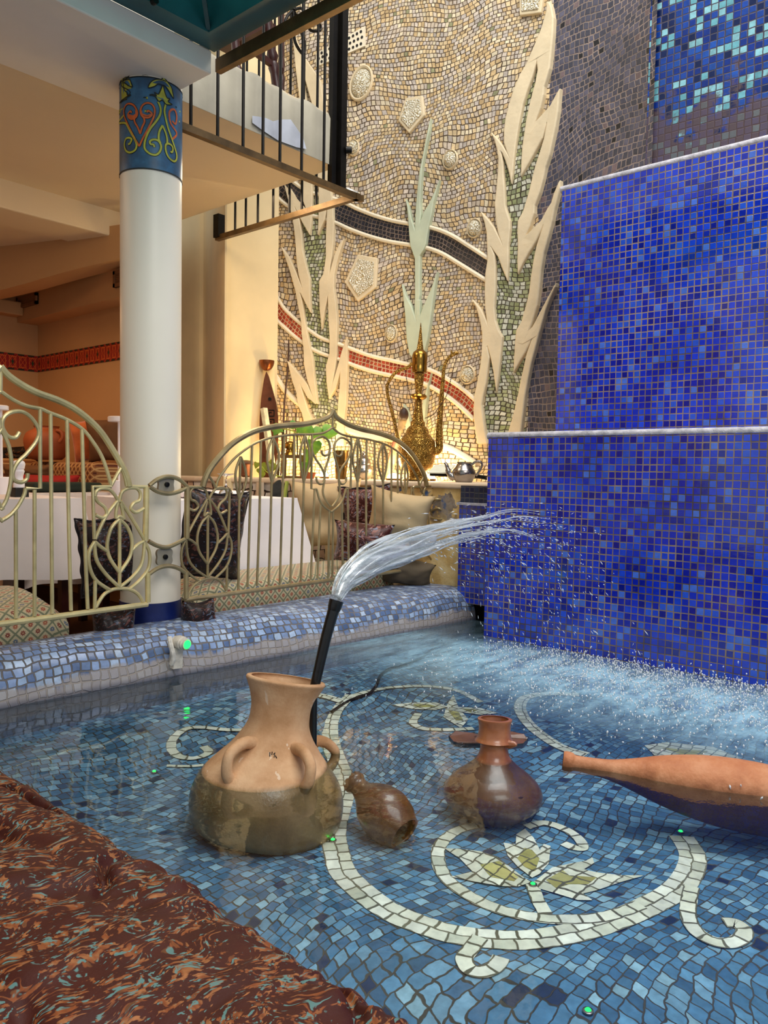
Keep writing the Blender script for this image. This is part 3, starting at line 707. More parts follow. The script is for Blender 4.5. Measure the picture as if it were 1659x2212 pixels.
M_ORG = plain('orange_paint', 'd4622a', .5, var=.2, vs=25.); M_YEL = plain('yellow_green_paint', 'b9b83c', .5, var=.22, vs=25.); M_INK = plain('ink_line', '141c1a', .6); M_GRN = plain('leaf_green_paint', '7fa83a', .5, var=.2, vs=25.)
hl = [(505,1530),(430,1400),(350,1240),(290,1110),(245,990),(240,880),(275,800),(330,775),(400,800),(450,870),(470,940),(450,1010),(380,1050),(320,1020),(310,960),(350,910),(370,940)]
hr = [(505,1530),(560,1400),(640,1250),(710,1110),(760,990),(770,880),(735,800),(670,765),(600,775),(545,830),(525,920),(560,1000),(640,1025),(700,1000),(720,950),(660,900),(640,930)]
il = [(520,1310),(480,1200),(430,1110),(420,1050),(450,1010)]; ir = [(520,1310),(550,1200),(590,1110),(590,1050),(570,1010)]
ts = lambda t: .5+.9*math.sin(PI*min(1, t*1.1))
for p in (hl, hr, il, ir): motif(p, .0105, M_INK, 'heart_line', lift=.0025); motif(p, .0068, M_ORG, 'heart_motif', lift=.0035)
motif_fill([(400,1040),(330,1035),(300,990),(320,960),(400,985),(440,950),(430,880),(465,930),(460,990)], M_ORG, 'heart_motif')
motif_fill([(580,1020),(660,1035),(720,1000),(715,950),(640,980),(560,950),(545,890),(520,930),(535,985)], M_ORG, 'heart_motif')
vl = [(830,740),(870,850),(865,960),(800,1080),(700,1210),(630,1350),(595,1480),(605,1580),(690,1660),(790,1680),(860,1620),(880,1520),(830,1430),(750,1410),(690,1440),(700,1490),(750,1500),(765,1545)]
vr = [(960,790),(940,900),(960,1030),(1000,1200),(1060,1380),(1110,1530),(1150,1680),(1140,1770),(1090,1790),(1010,1720),(965,1610),(960,1510),(1000,1480),(1060,1510),(1085,1570),(1070,1630),(1040,1620)]
mid1 = [(905,1160),(850,1270),(840,1400),(870,1470)]; mid2 = [(905,1160),(960,1290),(985,1400),(985,1480)]
for p in (vl, vr, mid1, mid2): motif(p, .0115, M_INK, 'vine_line', lift=.0025); motif(p, .0075, M_YEL, 'vine_motif', lift=.0035)
l2 = [(x+32, y) for x, y in [(215,700),(195,850),(205,980),(250,1130),(330,1290),(400,1420),(425,1520),(395,1600),(310,1640),(240,1600),(215,1500),(240,1400),(300,1380),(340,1410),(310,1480),(280,1490)]]
motif(l2, .0115, M_INK, 'vine_line', lift=.0025); motif(l2, .0075, M_YEL, 'vine_motif', lift=.0035)
for p in ([(840,735),(780,650),(730,630),(680,628),(740,615),(800,640),(770,580),(830,610),(870,540),(910,450),(940,560),(980,670),(1030,690),(1000,740),(1070,790),(970,790),(905,715)], [(660,495),(700,400),(780,350),(880,345),(900,330),(880,280),(900,235),(930,250),(935,320),(1000,400),(1060,500),(1095,680),(1040,600),(980,500),(930,455),(900,450),(830,430),(760,475)],
          [(x+50, y) for x, y in [(150,300),(220,310),(290,350),(320,420),(335,480),(270,460),(205,410),(180,420),(200,530),(240,580),(250,620),(310,625),(250,660),(215,700),(150,720),(140,450)]]):
    motif_fill(p, M_YEL, 'lily_motif'); motif(p, .004, M_INK, 'lily_line', True, .0045)
motif([(1075,1400),(1150,1300),(1050,1130),(1020,950),(1060,880),(1120,890),(1150,1000),(1130,1130),(1070,1080)], .008, M_ORG, 'heart_motif', lift=.0035)
for zz in (1.987, 2.343):
    vs = []
    for i in range(65):
        a = 2*PI*i/64
        for s in (-1, 1): vs.append((col_c.x+(RC+.003)*math.cos(a), col_c.y+(RC+.003)*math.sin(a), zz+s*.0025))
    mesh('border_line', vs, [(2*i, 2*i+1, 2*i+3, 2*i+2) for i in range(64)], M_INK, band_o)

# ================================================================ teal skylight frame above
M_TEAL = plain('teal_paint', '24585c', .45, var=.25, vs=5., bs=20)
sky = thing('skylight_frame', 'teal painted skylight frame with a turquoise pane, above the white beam', 'skylight')
b = MB(); b.box((-.45,2.513,2.442), (1.933,2.612,2.605)); b.build('frame_bar', M_TEAL, sky, smooth=False)
b = MB(); b.box((1.833,1.28,2.442), (1.933,2.513,2.605)); b.build('frame_bar', M_TEAL, sky, smooth=False)
b = MB(); b.bar((1.832,2.512,2.455),(1.62,2.30,2.597), .016, .016); b.build('corner_seam', plain('dark_teal', '1f4a50', .5), sky, smooth=False)
g = G('turquoise_pane'); pn = g.n('MixShader', _0=.5, _1=g.n('BsdfTranslucent', Color=C('7fd6d2')).outputs[0], _2=g.n('BsdfDiffuse', Color=C('5cb8b8')).outputs[0]).outputs[0]
M_PANE = g.surf(pn)
b = MB(); b.box((.45,1.39,2.583), (1.833,2.513,2.592)); b.build('pane', M_PANE, sky, smooth=False)
b = MB(); b.lathe([(.012,0),(.012,.02)], zalign((0,-1,0), PY(330,5,2.512)), 14); b.build('bolt', M_BLACKI, sky)
# flat brown bar under the frame
b = MB(); A_, B_ = PZ(470,140,2.2), PZ(748,0,2.2)
b.bar(V3((1.948,2.607,2.390)), V3((1.948,1.6,2.390)), .027, .05); tag(b.build('flat_bar', M_BRASSI, smooth=False), 'flat weathered brown metal bar running along the underside of the teal frame', 'bar')

# ================================================================ balcony railing (hangs below the slab)
bal = thing('balcony_railing', 'black iron balcony railing with thin upright bars and a corner post', 'railing')
YR, XR, ZB = 2.847, 3.01, 2.221; XPO = PY(737, 300, 2.877).x
b = MB(); b.bar((1.894,YR,ZB), (XR+.045,YR,ZB), .03, .03); b.build('bottom_rail', M_BRASSI, bal, smooth=False)
b = MB(); b.bar((XR,YR-.02,ZB), (XR,4.03,ZB), .03, .03); b.build('bottom_rail', M_BRASSI, bal, smooth=False)
b = MB(); b.bar((1.894,YR,3.42), (XR,YR,3.42), .04, .03); b.build('top_rail', M_BLACKI, bal, smooth=False)
b = MB(); b.bar((XR,YR,3.42), (XR,4.35,3.42), .04, .03); b.build('top_rail', M_BLACKI, bal, smooth=False)
b = MB(); b.bar((XPO,YR+.03,ZB), (XPO,YR+.03,3.7), .040, .040, V3((1,0,0))); b.bar((XPO-.045,YR+.05,ZB+.03), (XPO-.045,YR+.05,3.7), .03, .03, V3((1,0,0))); b.build('corner_post', M_BLACKI, bal, smooth=False)
b = MB(); b.bar((XR,4.01,ZB), (XR,4.01,2.36), .05, .05, V3((1,0,0))); b.build('end_post', M_BLACKI, bal, smooth=False)
for x in (412,470,525,568,605,652,700):
    X = PY(x, 300, YR).x; b = MB(); b.tube([(X,YR,ZB),(X,YR,3.42)], .0072, 8); b.build('bar', M_BLACKI, bal)
for x, y in ((508,478),(531,470),(557,463),(590,455),(625,447),(652,440),(683,433)):
    Y_ = PX(x, y, XR).y; b = MB(); b.tube([(XR,Y_,ZB),(XR,Y_,3.42)], .0072, 8); b.build('bar', M_BLACKI, bal)
b = MB(); b.lathe([(.018,0),(.018,.03),(.008,.032)], zalign((1,-1,0), V3((XPO+.015,YR+.01,ZB+.22))), 12); b.build('bolt', M_BLACKI, bal)
b = MB(); vs = [(XR-.10,YR+.0,ZB+.017),(XR+.06,YR-.02,ZB+.017),(XR,YR+.12,ZB+.017)]; b.tube(smooth_path([V3((XR-.09,YR+.03,ZB+.02)),V3((XR-.05,YR+.035,ZB+.035)),V3((XR-.01,YR+.02,ZB+.03)),V3((XR+.02,YR+.01,ZB+.025))],6), .012, 8); b.build('weld_bead', plain('silver_weld', '9a948a', .3, .8), bal)

# upstairs: dark turned wooden chair and bent-iron stand on the slab
M_DWOOD = plain('dark_red_wood', '3c1713', .35, var=.25, vs=10.)
ch = thing('wooden_chair', 'dark turned wooden chair standing upstairs behind the balcony bars', 'chair')
Yc = 3.40
def up(x, y, Y=Yc): return PY(x, y, Y)
def turned(a, c, r): 
    a, c = V3(a), V3(c); n = 24; pts = [a.lerp(c, i/n) for i in range(n+1)]
    rs = [r*(1+.22*math.sin(i*2.6)) if 5 < i < 13 else r for i in range(n+1)]; b = MB(); b.tube(pts, rs, 10); return b
fz = 2.616
lg = up(618,196); turned(up(574,20), V3((lg.x,lg.y,fz)), .028).build('leg', M_DWOOD, ch)
lg = up(524,140,3.34); turned(up(506,66,3.34), V3((lg.x,lg.y,fz)), .022).build('leg', M_DWOOD, ch)
turned(up(607,20,3.73), V3((up(607,20,3.73).x+.02,3.73,fz)), .02).build('leg', M_DWOOD, ch)
turned(up(515,20,3.73), V3((up(515,20,3.73).x,3.73,fz)), .02).build('leg', M_DWOOD, ch)
b = MB(); b.bar(up(542,106), up(610,156), .028, .028); b.build('stretcher', M_DWOOD, ch, smooth=False)
b = MB(); b.bar(up(512,128,3.365), up(548,108,3.40), .028, .028); b.build('stretcher', M_DWOOD, ch, smooth=False)
b = MB(); a_, c_ = up(496,64,3.32), up(612,28,3.43); b.box((min(a_.x,c_.x)-.02,3.42,fz+.60),(max(a_.x,c_.x)-.06,3.80,fz+.65)); b.build('seat', M_DWOOD, ch, smooth=False)
b = MB(); b.bar(up(500,75,3.33), up(580,34,3.42), .03, .08); b.build('seat_rail', M_DWOOD, ch, smooth=False)
st = thing('bent_iron_stand', 'bent black iron stand with hooked feet upstairs beside the corner post', 'stand')
Yi = 3.176; top = up(633,22,Yi); n_ = 0
for pl in ([(633,22),(634,60),(638,92),(653,116),(658,108),(657,88),(646,58)], [(633,22),(652,50),(663,54),(672,66),(691,66),(692,56),(684,46),(676,30)], [(633,22),(650,18),(662,30)], [(633,22),(618,40),(612,70)]):
    b = MB(); b.tube(smooth_path([up(x, y, Yi) for x, y in pl], 4), .008, 8); b.build('leg', M_BLACKI, st); n_ += 1
b = MB(); b.tube([top, top+V3((.02,0,.5))], .014, 8); b.build('stem', M_BLACKI, st)
b = MB(); b.tube([up(657,112,Yi), V3((up(657,112,Yi).x, Yi, 2.611))], .008, 8); b.build('leg', M_BLACKI, st)
# upstairs rear wall seen behind the bars
b = MB(); b.box((1.1,4.48,2.6),(3.0,4.58,4.6)); struct(b.build('wall_upstairs', M_WHITEP, smooth=False))
# ================================================================ wrought railings
M_CRM = plain('cream_painted_iron', 'd6c48c', .32, .35, var=.25, vs=9., bs=60, bstr=.2)
M_CRM2 = plain('greyed_brass_iron', 'a8946a', .32, .5, var=.25, vs=9., bs=60, bstr=.2)
YRL = 2.72
LLt = lambda p: zf(0, 780, 3.457, p)
RRt = lambda p: zf(380, 860, 2.37, p)
RSt = lambda p: zf(550, 860, 6.636, p)
def onrail(pts): return [PY(x, y, YRL) for x, y in pts]
PANEL = {  # scroll panel, traced on the left railing's right end
 'scroll': [[(710,1010),(720,970),(760,950),(820,960),(870,1020),(880,1060)], [(710,1010),(730,1050),(780,1090),(797,1140),(765,1170),(712,1148)],
            [(890,1050),(910,980),(960,950),(1020,950),(1048,990),(1040,1040),(1000,1060),(978,1100),(1015,1130),(1075,1100)]],
 'brace': [[(880,1040),(790,1160),(710,1330)], [(900,1045),(1000,1200),(1078,1335)], [(880,1060),(866,1130),(866,1175)], [(900,1060),(915,1120),(926,1180)], [(866,1175),(893,1160),(926,1180)], [(710,1350),(750,1385),(800,1420)], [(1075,1345),(1030,1370),(985,1412)]],
 'leaf_loop': [[(890,1180),(830,1250),(800,1370),(820,1470),(893,1580)], [(890,1180),(950,1240),(985,1340),(970,1460),(893,1580)]],
 'stem': [[(893,1180),(893,1690)]],
 'outer_loop': [[(705,1340),(720,1480),(790,1590),(893,1690)], [(1080,1340),(1062,1500),(1000,1600),(893,1690)], [(705,1350),(665,1430),(670,1540),(720,1640),(830,1715)], [(1080,1350),(1115,1430),(1110,1540),(1050,1630),(970,1700)]],
 'foot_arc': [[(715,1840),(770,1750),(830,1710),(893,1698),(970,1705),(1030,1740),(1068,1800)]],
}
PC = PY(*LLt([(893,1400)])[0], YRL).x
def rail_set(root, mat, polys, cx, r):
    """polys: name -> list of 3-D polylines of one half; both halves are built"""
    for nm, lst in polys.items():
        for pl, sm, rr, both in lst:
            for sgn in ((1, -1) if both else (1,)):
                P = [V3((cx+sgn*(p.x-cx), YRL, p.z)) for p in pl]
                if sm: P = smooth_path(P, 6)
                b = MB(); b.tube(P, rr or r, 8); b.build(nm, mat, root)
def panel_polys(shift):
    out = {}
    for nm, lst in PANEL.items():
        out[nm] = [([p+V3((shift(p.x)-p.x, 0, 0)) for p in onrail(LLt(q))], len(q) > 2, None, True) for q in lst]
    return out
def add(d, nm, pts, sm=True, r=None, both=True): d.setdefault(nm, []).append((pts, sm, r, both))

# left railing ---------------------------------------------------
rl = thing('railing', 'cream wrought-iron railing with a pointed arch, cut off by the left picture edge', 'railing', 'wrought railings along the pool rim')
cxL = PY(*LLt([(4,60)])[0], YRL).x; eR = PY(*LLt([(1100,1400)])[0], YRL).x; zB = .252
d = {}
add(d, 'arch_rail', onrail(LLt([(4,40),(60,105),(160,175),(280,237),(420,287),(540,345),(650,425),(750,525),(840,660),(920,800),(950,875),(965,935)])), True, .0125)
add(d, 'arch_rail', onrail(LLt([(965,937),(1100,940)])), False, .007)
add(d, 'peak_strut', onrail(LLt([(4,60),(4,225)])), False, None, False)
add(d, 'inner_arch', onrail(LLt([(4,225),(100,290),(200,335),(300,355),(370,385),(500,437),(620,512),(700,612),(760,712),(800,822),(830,930)])), True)
add(d, 'arch_tie', onrail(LLt([(830,930),(870,855),(905,795)])), True); add(d, 'arch_tie', onrail(LLt([(905,795),(930,860),(945,935)])), True)
add(d, 'panel_frame', onrail(LLt([(830,937),(692,937),(697,1100),(705,1330)])), False); add(d, 'panel_frame', onrail(LLt([(711,1640),(707,1850)])), False)
add(d, 'end_post', onrail(LLt([(1093,940),(1087,1340)])), False, .012)
add(d, 'end_post', [PY(*p, YRL) for p in LLt([(1103,1580),(1105,1800)])], False, .011)
add(d, 'bottom_rail', [V3((cxL, YRL, zB)), V3((eR, YRL, zB))], False, .011)
for q in ([(655,1850),(640,1500),(612,512)], [(530,1862),(515,1300),(500,440)], [(390,1885),(384,1200),(378,388)], [(300,355),(300,950),(190,950)], [(258,960),(258,1905)], [(118,1115),(120,1920)]):
    add(d, 'bar', onrail(LLt(q)), False)
add(d, 'heart_scroll', onrail(LLt([(145,530),(115,570),(60,560),(18,490),(30,420),(90,380),(170,380),(240,430),(290,520),(270,600),(200,690),(130,760),(95,840),(110,890),(160,905),(200,880),(207,838)])))
add(d, 'side_curve', onrail(LLt([(5,505),(40,570),(70,650),(85,760),(80,900),(50,1030),(5,1110)])))
add(d, 'vase_curve', onrail(LLt([(190,950),(180,1000),(130,1090),(70,1155),(5,1195)])))
d.update(panel_polys(lambda x: x))
rail_set(rl, M_CRM, d, cxL, .0072)
# right railing --------------------------------------------------
rr_ = thing('railing', 'greyed brass wrought-iron railing with a pointed arch, whole, in front of the cushioned nook', 'railing', 'wrought railings along the pool rim')
cxR = PY(*RRt([(802,60)])[0], YRL).x; eL = PY(*RRt([(55,700)])[0], YRL).x
d = {}
add(d, 'arch_rail', onrail(RRt([(802,62),(780,95),(720,120),(640,135),(560,140),(480,150),(400,170),(330,205),(270,250),(210,315),(170,370),(147,420),(138,455)])), True, .0135)
add(d, 'arch_rail', onrail(RRt([(138,456),(60,456)])), False, .007)
add(d, 'peak_strut', onrail(RRt([(802,75),(802,150)])), False, None, False)
add(d, 'inner_arch', onrail(RRt([(802,150),(760,176),(700,185),(600,187),(500,200),(440,217),(380,246),(300,308),(240,380),(215,420),(205,460)])), True)
add(d, 'arch_tie', onrail(RRt([(205,460),(190,430),(168,398)])), True)
add(d, 'panel_frame', onrail(RRt([(205,463),(275,465),(272,600),(268,715)])), False); add(d, 'panel_frame', onrail(RRt([(262,850),(260,985)])), False)
add(d, 'end_post', onrail(RRt([(58,455),(55,720)])), False, .012); add(d, 'end_post', onrail(RRt([(52,890),(52,1025)])), False, .011)
add(d, 'bottom_rail', [V3((eL-.005, YRL, .250)), V3((2*cxR-eL+.005, YRL, .250))], False, .010, False)
for q in ([(330,300),(323,600),(320,978)], [(390,245),(378,600),(367,968)], [(435,220),(428,600),(415,962)], [(500,200),(490,430),(475,960)], [(555,193),(545,500),(532,950)], [(606,190),(600,500),(586,945)], [(660,188),(655,430),(640,935)], [(697,187),(693,465),(720,465)], [(710,467),(700,700),(690,930)], [(740,545),(733,700),(725,925)], [(785,580),(783,700),(780,918)]):
    add(d, 'bar', onrail(RRt(q)), False)
for x, y0, y1, w in ((332,300,520,30), (497,200,430,33), (660,188,430,26)):
    for s in (-1, 1): add(d, 'leaf_loop', onrail(RRt([(x,y0),(x+s*w*.8,y0+(y1-y0)*.3),(x+s*w*.85,y0+(y1-y0)*.6),(x-6,y1)])))
add(d, 'heart_scroll', onrail(RSt([(960,745),(970,800),(1010,825),(1058,800),(1080,720),(1060,620),(1000,560),(940,553),(870,590),(820,660),(830,770),(880,880),(950,980),(990,1070),(1000,1150),(975,1220),(930,1230),(893,1190),(885,1130)])))
add(d, 'vase_curve', onrail(RSt([(1085,770),(1050,900),(1010,1030),(1000,1180)])+RRt([(752,480),(765,520),(790,556)])))
add(d, 'vase_curve', onrail(RRt([(720,466),(735,520),(758,555),(797,585)])))
# end panels reuse the scroll pattern
sx = PY(*RRt([(163,700)])[0], YRL).x
for nm, lst in panel_polys(lambda x: sx+(PC-x)).items(): d.setdefault(nm, []).extend(lst)
rail_set(rr_, M_CRM2, d, cxR, .0057)
for q in ([(931,1086),(940,1079),(956,1080),(966,1090)], [(931,1104),(945,1098),(955,1102)], [(931,1118),(950,1122),(962,1116)]):
    P_ = [PY(*q[0], YRL)]+[PD(x, y, 4.42) for x, y in q[1:]]; MB().tube(smooth_path(P_, 5), .007, 8).build('wall_bracket', M_CRM2, rr_)
# brackets tying the left railing to the column
br = LLt
for q in ([(1115,930),(1180,882),(1260,862),(1340,885),(1400,940)], [(1115,935),(1180,975),(1260,990),(1340,972),(1400,940)], [(1110,1345),(1180,1380),(1260,1387),(1380,1330)], [(1112,1592),(1180,1547),(1260,1530),(1340,1550),(1392,1590)]):
    b = MB(); b.tube(smooth_path(onrail(br(q)), 5), .009, 8); b.build('column_bracket', M_CRM2, rl)
M_PLATE = plain('grey_painted_plate', '9a917c', .45, .2)
def flower_plate(px, py, r, label):
    c = PY(px, py, 2.724); b = MB(); n = 40; ring = []
    for i in range(n):
        a = 2*PI*i/n; q = r*(1+.14*math.cos(4*a+PI)) ; ring.append(c+V3((q*math.cos(a)*1.1, 0, q*math.sin(a))))
    vs = ring+[p+V3((0, .012, 0)) for p in ring]; fs = [tuple(range(n))[::-1], tuple(range(n, 2*n))]+[(i, (i+1) % n, n+(i+1) % n, n+i) for i in range(n)]
    b.add(vs, fs); t = thing('fixing_plate', label, 'plate', 'flower-shaped fixing plates on the column'); b.build('plate', M_PLATE, t, smooth=False)
    b = MB(); b.lathe([(.010,0),(.010,.008),(.004,.010)], zalign((0,-1,0), c), 14); b.build('screw', M_BLACKI, t)
flower_plate(*LLt([(1243,922)])[0], .036, 'upper grey flower-shaped plate with a screw on the white column')
flower_plate(*LLt([(1232,1462)])[0], .036, 'lower grey flower-shaped plate with a screw, just above the navy foot')

# ================================================================ shelf and walls of the nook
M_SHELF = plain('pinkish_stone_shelf', 'd8c3a8', .55, var=.08, vs=6.)
zS = .74
SF = [V3((3.45,2.05,0)), V3((3.50,2.45,0)), V3((3.53,2.72,0))]+[V3((p.x,p.y,0)) for p in (PD(860,1036,4.52), PD(780,1036,4.62), PD(700,1036,4.74), PD(560,1032,5.0), PD(420,1028,5.18), PD(388,1028,5.25))]
SB = [V3((3.75,2.05,0)), V3((4.05,2.3,0)), V3((4.05,2.7,0))]+[V3((p.x,p.y,0)) for p in (PD(890,1036,5.15), PD(790,1036,5.3), PD(700,1036,5.4), PD(570,1032,5.55), PD(440,1028,5.5), PD(388,1028,5.6))]
b = MB(); n = len(SF); vs = []
for z in (zS, zS-.035): vs += [V3((p.x,p.y,z)) for p in SF]+[V3((p.x,p.y,z)) for p in SB]
fs = []
for i in range(n-1):
    fs += [(i, i+1, n+i+1, n+i), (2*n+i, 3*n+i, 3*n+i+1, 2*n+i+1), (i, 2*n+i, 2*n+i+1, i+1)]
b.add(vs, fs); shelf = struct(bev(b.build('shelf_slab', M_SHELF, smooth=False), .012, 3))
def skirt(i0, i1, mat, name, z0=-.15, z1=zS-.03, inset=.02):
    b = MB(); L = 0; vs, us = [], []
    for i in range(i0, i1+1):
        if i > i0: L += (SF[i]-SF[i-1]).length
        nrm = SF[min(i+1,n-1)]-SF[max(i-1,0)]; nrm = V3((nrm.y, -nrm.x, 0)).normalized()
        for z in (z0, z1): vs.append(V3((SF[i].x,SF[i].y,z))+nrm*inset*(1 if nrm.dot(SF[i]) > 0 else -1)); us.append((L, z))
    b.add(vs, [(2*k, 2*k+2, 2*k+3, 2*k+1) for k in range(i1-i0)], us); return struct(b.build(name, mat, smooth=False))
def peel(g, c, vec): return c
g = G('peeling_ochre_plaster'); P = g.pos(); q = g.sep(P)
pn = g.noise(P, 5., 5, .6)
base = g.ramp(g.noise(P, 9., 4), [(.3, C('b98f4e')), (.5, C('d8b878')), (.7, C('ead29c'))])
grey = g.ramp(g.noise(P, 14., 4), [(.35, C('6d6259')), (.5, C('9b8d7c')), (.6, C('3d5d8c'))])
hi = g.rng(q[2], .45, .62, 0., 1.)
k = g.m('MULTIPLY', g.m('GREATER_THAN', g.m('ADD', pn, g.m('MULTIPLY', hi, .07)), .60), hi)
M_PEEL = g.bsdf(g.mix(k, base, grey), .8, 0., g.m('ADD', pn, k), .6, .02)
skirt(1, 3, M_PEEL, 'wall_nook_right')
skirt(3, 5, plain('cream_nook_plaster', 'd9c296', .8, var=.15, vs=6.), 'wall_nook_middle')
skirt(5, 8, M_CRAZY, 'wall_nook_stone')
b = MB(); p = PD(562,1050,4.985); b.bar(V3((p.x,p.y,-.15)), V3((p.x,p.y,zS-.03)), .04, .03, V3((1,0,0))); struct(b.build('trim_5', M_SHELF, smooth=False))

# ================================================================ floral bench seats
g = G('diamond_floral_cloth'); q = g.sep(g.uv()); S_ = .055
a = g.m('DIVIDE', g.m('ADD', q[0], q[1]), S_); c_ = g.m('DIVIDE', g.m('SUBTRACT', q[0], q[1]), S_)
fa, fb = g.m('SUBTRACT', g.m('FRACT', a), .5), g.m('SUBTRACT', g.m('FRACT', c_), .5)
idn = g.n('TexWhiteNoise', {'noise_dimensions': '2D'}, Vector=g.comb(g.m('FLOOR', a), g.m('FLOOR', c_), 0.)).outputs['Value']
rad = g.m('SQRT', g.m('ADD', g.m('MULTIPLY', fa, fa), g.m('MULTIPLY', fb, fb)))
ang = g.m('ARCTAN2', fb, fa)
pet = g.m('LESS_THAN', rad, g.m('ADD', .22, g.m('MULTIPLY', g.m('SINE', g.m('MULTIPLY', ang, 8.)), .05)))
bord = g.m('GREATER_THAN', g.m('MAXIMUM', g.m('ABSOLUTE', fa), g.m('ABSOLUTE', fb)), .41)
fc = g.ramp(idn, [(0, C('a8503c')), (.3, C('5f6f86')), (.5, C('8f4538')), (.75, C('b5654a'))], 'CONSTANT')
col = g.mix(bord, C('cfc09c'), C('7f8468')); col = g.mix(pet, col, fc); col = g.mix(g.m('LESS_THAN', rad, .06), col, C('d8c08c'))
col = g.mix(.35, col, g.ramp(g.noise(g.uv(), 300., 2), [(.3, C('8a7c60')), (.7, C('e8dcc0'))]), 'MULTIPLY')
M_FLORAL = g.bsdf(col, .85, 0., g.noise(g.uv(), 260., 2), .15, .003, sheen=.2)
def rounded_seat(x0, x1, y0, y1, z0, z1, crown=.02, rad=.05):
    """upholstered block, crowned on top; uv unrolls front over the top"""
    b = MB(); pr = []
    for i in range(5): pr.append((y0, z0+(z1-rad-z0)*i/4))
    for i in range(1, 6):
        t = i/5*PI/2; pr.append((y0+rad-rad*math.cos(t), z1-rad+rad*math.sin(t)))
    for i in range(1, 9):
        f = i/8; pr.append((y0+rad+(y1-y0-rad)*f, z1+crown*math.sin(PI*f)))
    pr.append((y1, z0))
    NX = 28; vs, us, fs = [], [], []
    for i in range(NX+1):
        X = x0+(x1-x0)*i/NX; e = min(1, min(i, NX-i)/2); L = 0
        for j, (y, z) in enumerate(pr):
            if j: L += math.hypot(y-pr[j-1][0], z-pr[j-1][1])
            zz = z0+(z-z0)*(.86+.14*e); vs.append((X, y+.004*mnoise.noise((X*6, L*6, 1)), zz)); us.append((X, L))
    k = len(pr)
    for i in range(NX):
        for j in range(k-1): fs.append((i*k+j, (i+1)*k+j, (i+1)*k+j+1, i*k+j+1))
    fs.append(tuple(range(k))); fs.append(tuple(NX*k+j for j in range(k))[::-1])
    b.add(vs, fs, us); return b
def piping(pts, mat, parent, r=.008): MB().tube(pts, r, 8).build('piping', mat, parent)
bs = rounded_seat(.6, 1.44, 2.84, 3.42, -.12, .272, .035, .05).build('bench_cushion', M_FLORAL); tag(bs, 'floral diamond-pattern bench cushion behind the left railing, left of the column', 'cushion', 'floral bench cushions')
bs = rounded_seat(2.02, 3.36, 2.84, 3.22, -.12, .268, .006, .03).build('bench_cushion', M_FLORAL); tag(bs, 'long floral diamond-pattern bench cushion behind the right railing, in front of the white-clothed table', 'cushion', 'floral bench cushions')
bs = rounded_seat(3.10, 3.30, 3.24, 3.6, -.12, .255, .006, .03).build('bench_cushion', M_FLORAL); tag(bs, 'short floral bench cushion under the tan pillows, in the back corner of the nook', 'cushion', 'floral bench cushions')

# ================================================================ tables with white cloths
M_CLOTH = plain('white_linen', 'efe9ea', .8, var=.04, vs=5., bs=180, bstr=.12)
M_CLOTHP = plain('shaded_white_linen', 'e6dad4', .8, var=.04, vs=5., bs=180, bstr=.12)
def table(x0, x1, y0, y1, zt, drop, label_t, label_c, flare=.05, mat=None, rot=0., seed=0):
    t = thing('table', label_t, 'table', 'tables under white cloths')
    cx, cy = (x0+x1)/2, (y0+y1)/2
    M = T(cx, cy, 0) @ Matrix.Rotation(rot, 4, 'Z'); hx, hy = (x1-x0)/2, (y1-y0)/2
    MB().box((-hx+.01,-hy+.01,zt-.035), (hx-.01,hy-.01,zt-.006), M).build('table_top', M_DWOOD, t, smooth=False)
    for sx_ in (-1, 1):
        for sy in (-1, 1): MB().box((sx_*(hx-.06)-.02, sy*(hy-.06)-.02, -.15), (sx_*(hx-.06)+.02, sy*(hy-.06)+.02, zt-.035), M).build('leg', M_DWOOD, t, smooth=False)
    # cloth: concentric rings out from the top edge and down
    per = []; NS = 22
    cs = [(-hx,-hy),(hx,-hy),(hx,hy),(-hx,hy)]
    for i in range(4):
        a, c = cs[i], cs[(i+1) % 4]
        for j in range(NS): f = j/NS; per.append((a[0]+(c[0]-a[0])*f, a[1]+(c[1]-a[1])*f))
    n = len(per); vs = [V3((0,0,zt))]; fs = []
    rings = [(.9,0),(1.,0),(1.,.008)]+[(1., .008+(drop-.008)*k/9) for k in range(1, 10)]
    for ri, (sc, dn) in enumerate(rings):
        f = dn/drop
        for i, (x, y) in enumerate(per):
            cor = 1-min(1, min(i % NS, NS-i % NS)/(NS*.3))
            fold = (.010*math.sin(i*.62+seed)+.008*math.sin(i*1.37+seed*2))*f
            out = flare*f*(.35+.9*cor)+fold
            l = math.hypot(x/hx, y/hy)
            nx, ny = (math.copysign(1, x) if abs(x) >= hx-1e-6 else 0), (math.copysign(1, y) if abs(y) >= hy-1e-6 else 0)
            dz = dn*(1-.0*cor)+.012*math.sin(i*.4+seed)*f*f
            vs.append(V3((x*sc+nx*(out+.004), y*sc+ny*(out+.004), zt-dz-.004*(ri > 1))))
    for i in range(n): fs.append((0, 1+i, 1+(i+1) % n))
    for r in range(len(rings)-1):
        for i in range(n): fs.append((1+r*n+i, 1+(r+1)*n+i, 1+(r+1)*n+(i+1) % n, 1+r*n+(i+1) % n))
    b = MB(); b.add([M @ v for v in vs], fs); o = b.build('tablecloth', mat or M_CLOTH, ang=60)
    tag(o, label_c, 'tablecloth', 'white tablecloths'); return t
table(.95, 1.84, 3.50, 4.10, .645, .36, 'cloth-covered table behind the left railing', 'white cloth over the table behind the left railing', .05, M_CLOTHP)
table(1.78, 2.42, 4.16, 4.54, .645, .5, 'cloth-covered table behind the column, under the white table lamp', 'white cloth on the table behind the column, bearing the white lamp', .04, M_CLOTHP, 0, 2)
table(2.14, 3.02, 3.29, 4.0, .635, .40, 'cloth-covered table in the nook behind the right railing', 'white cloth over the table in the nook behind the right railing', .055, M_CLOTH, .0, 1)

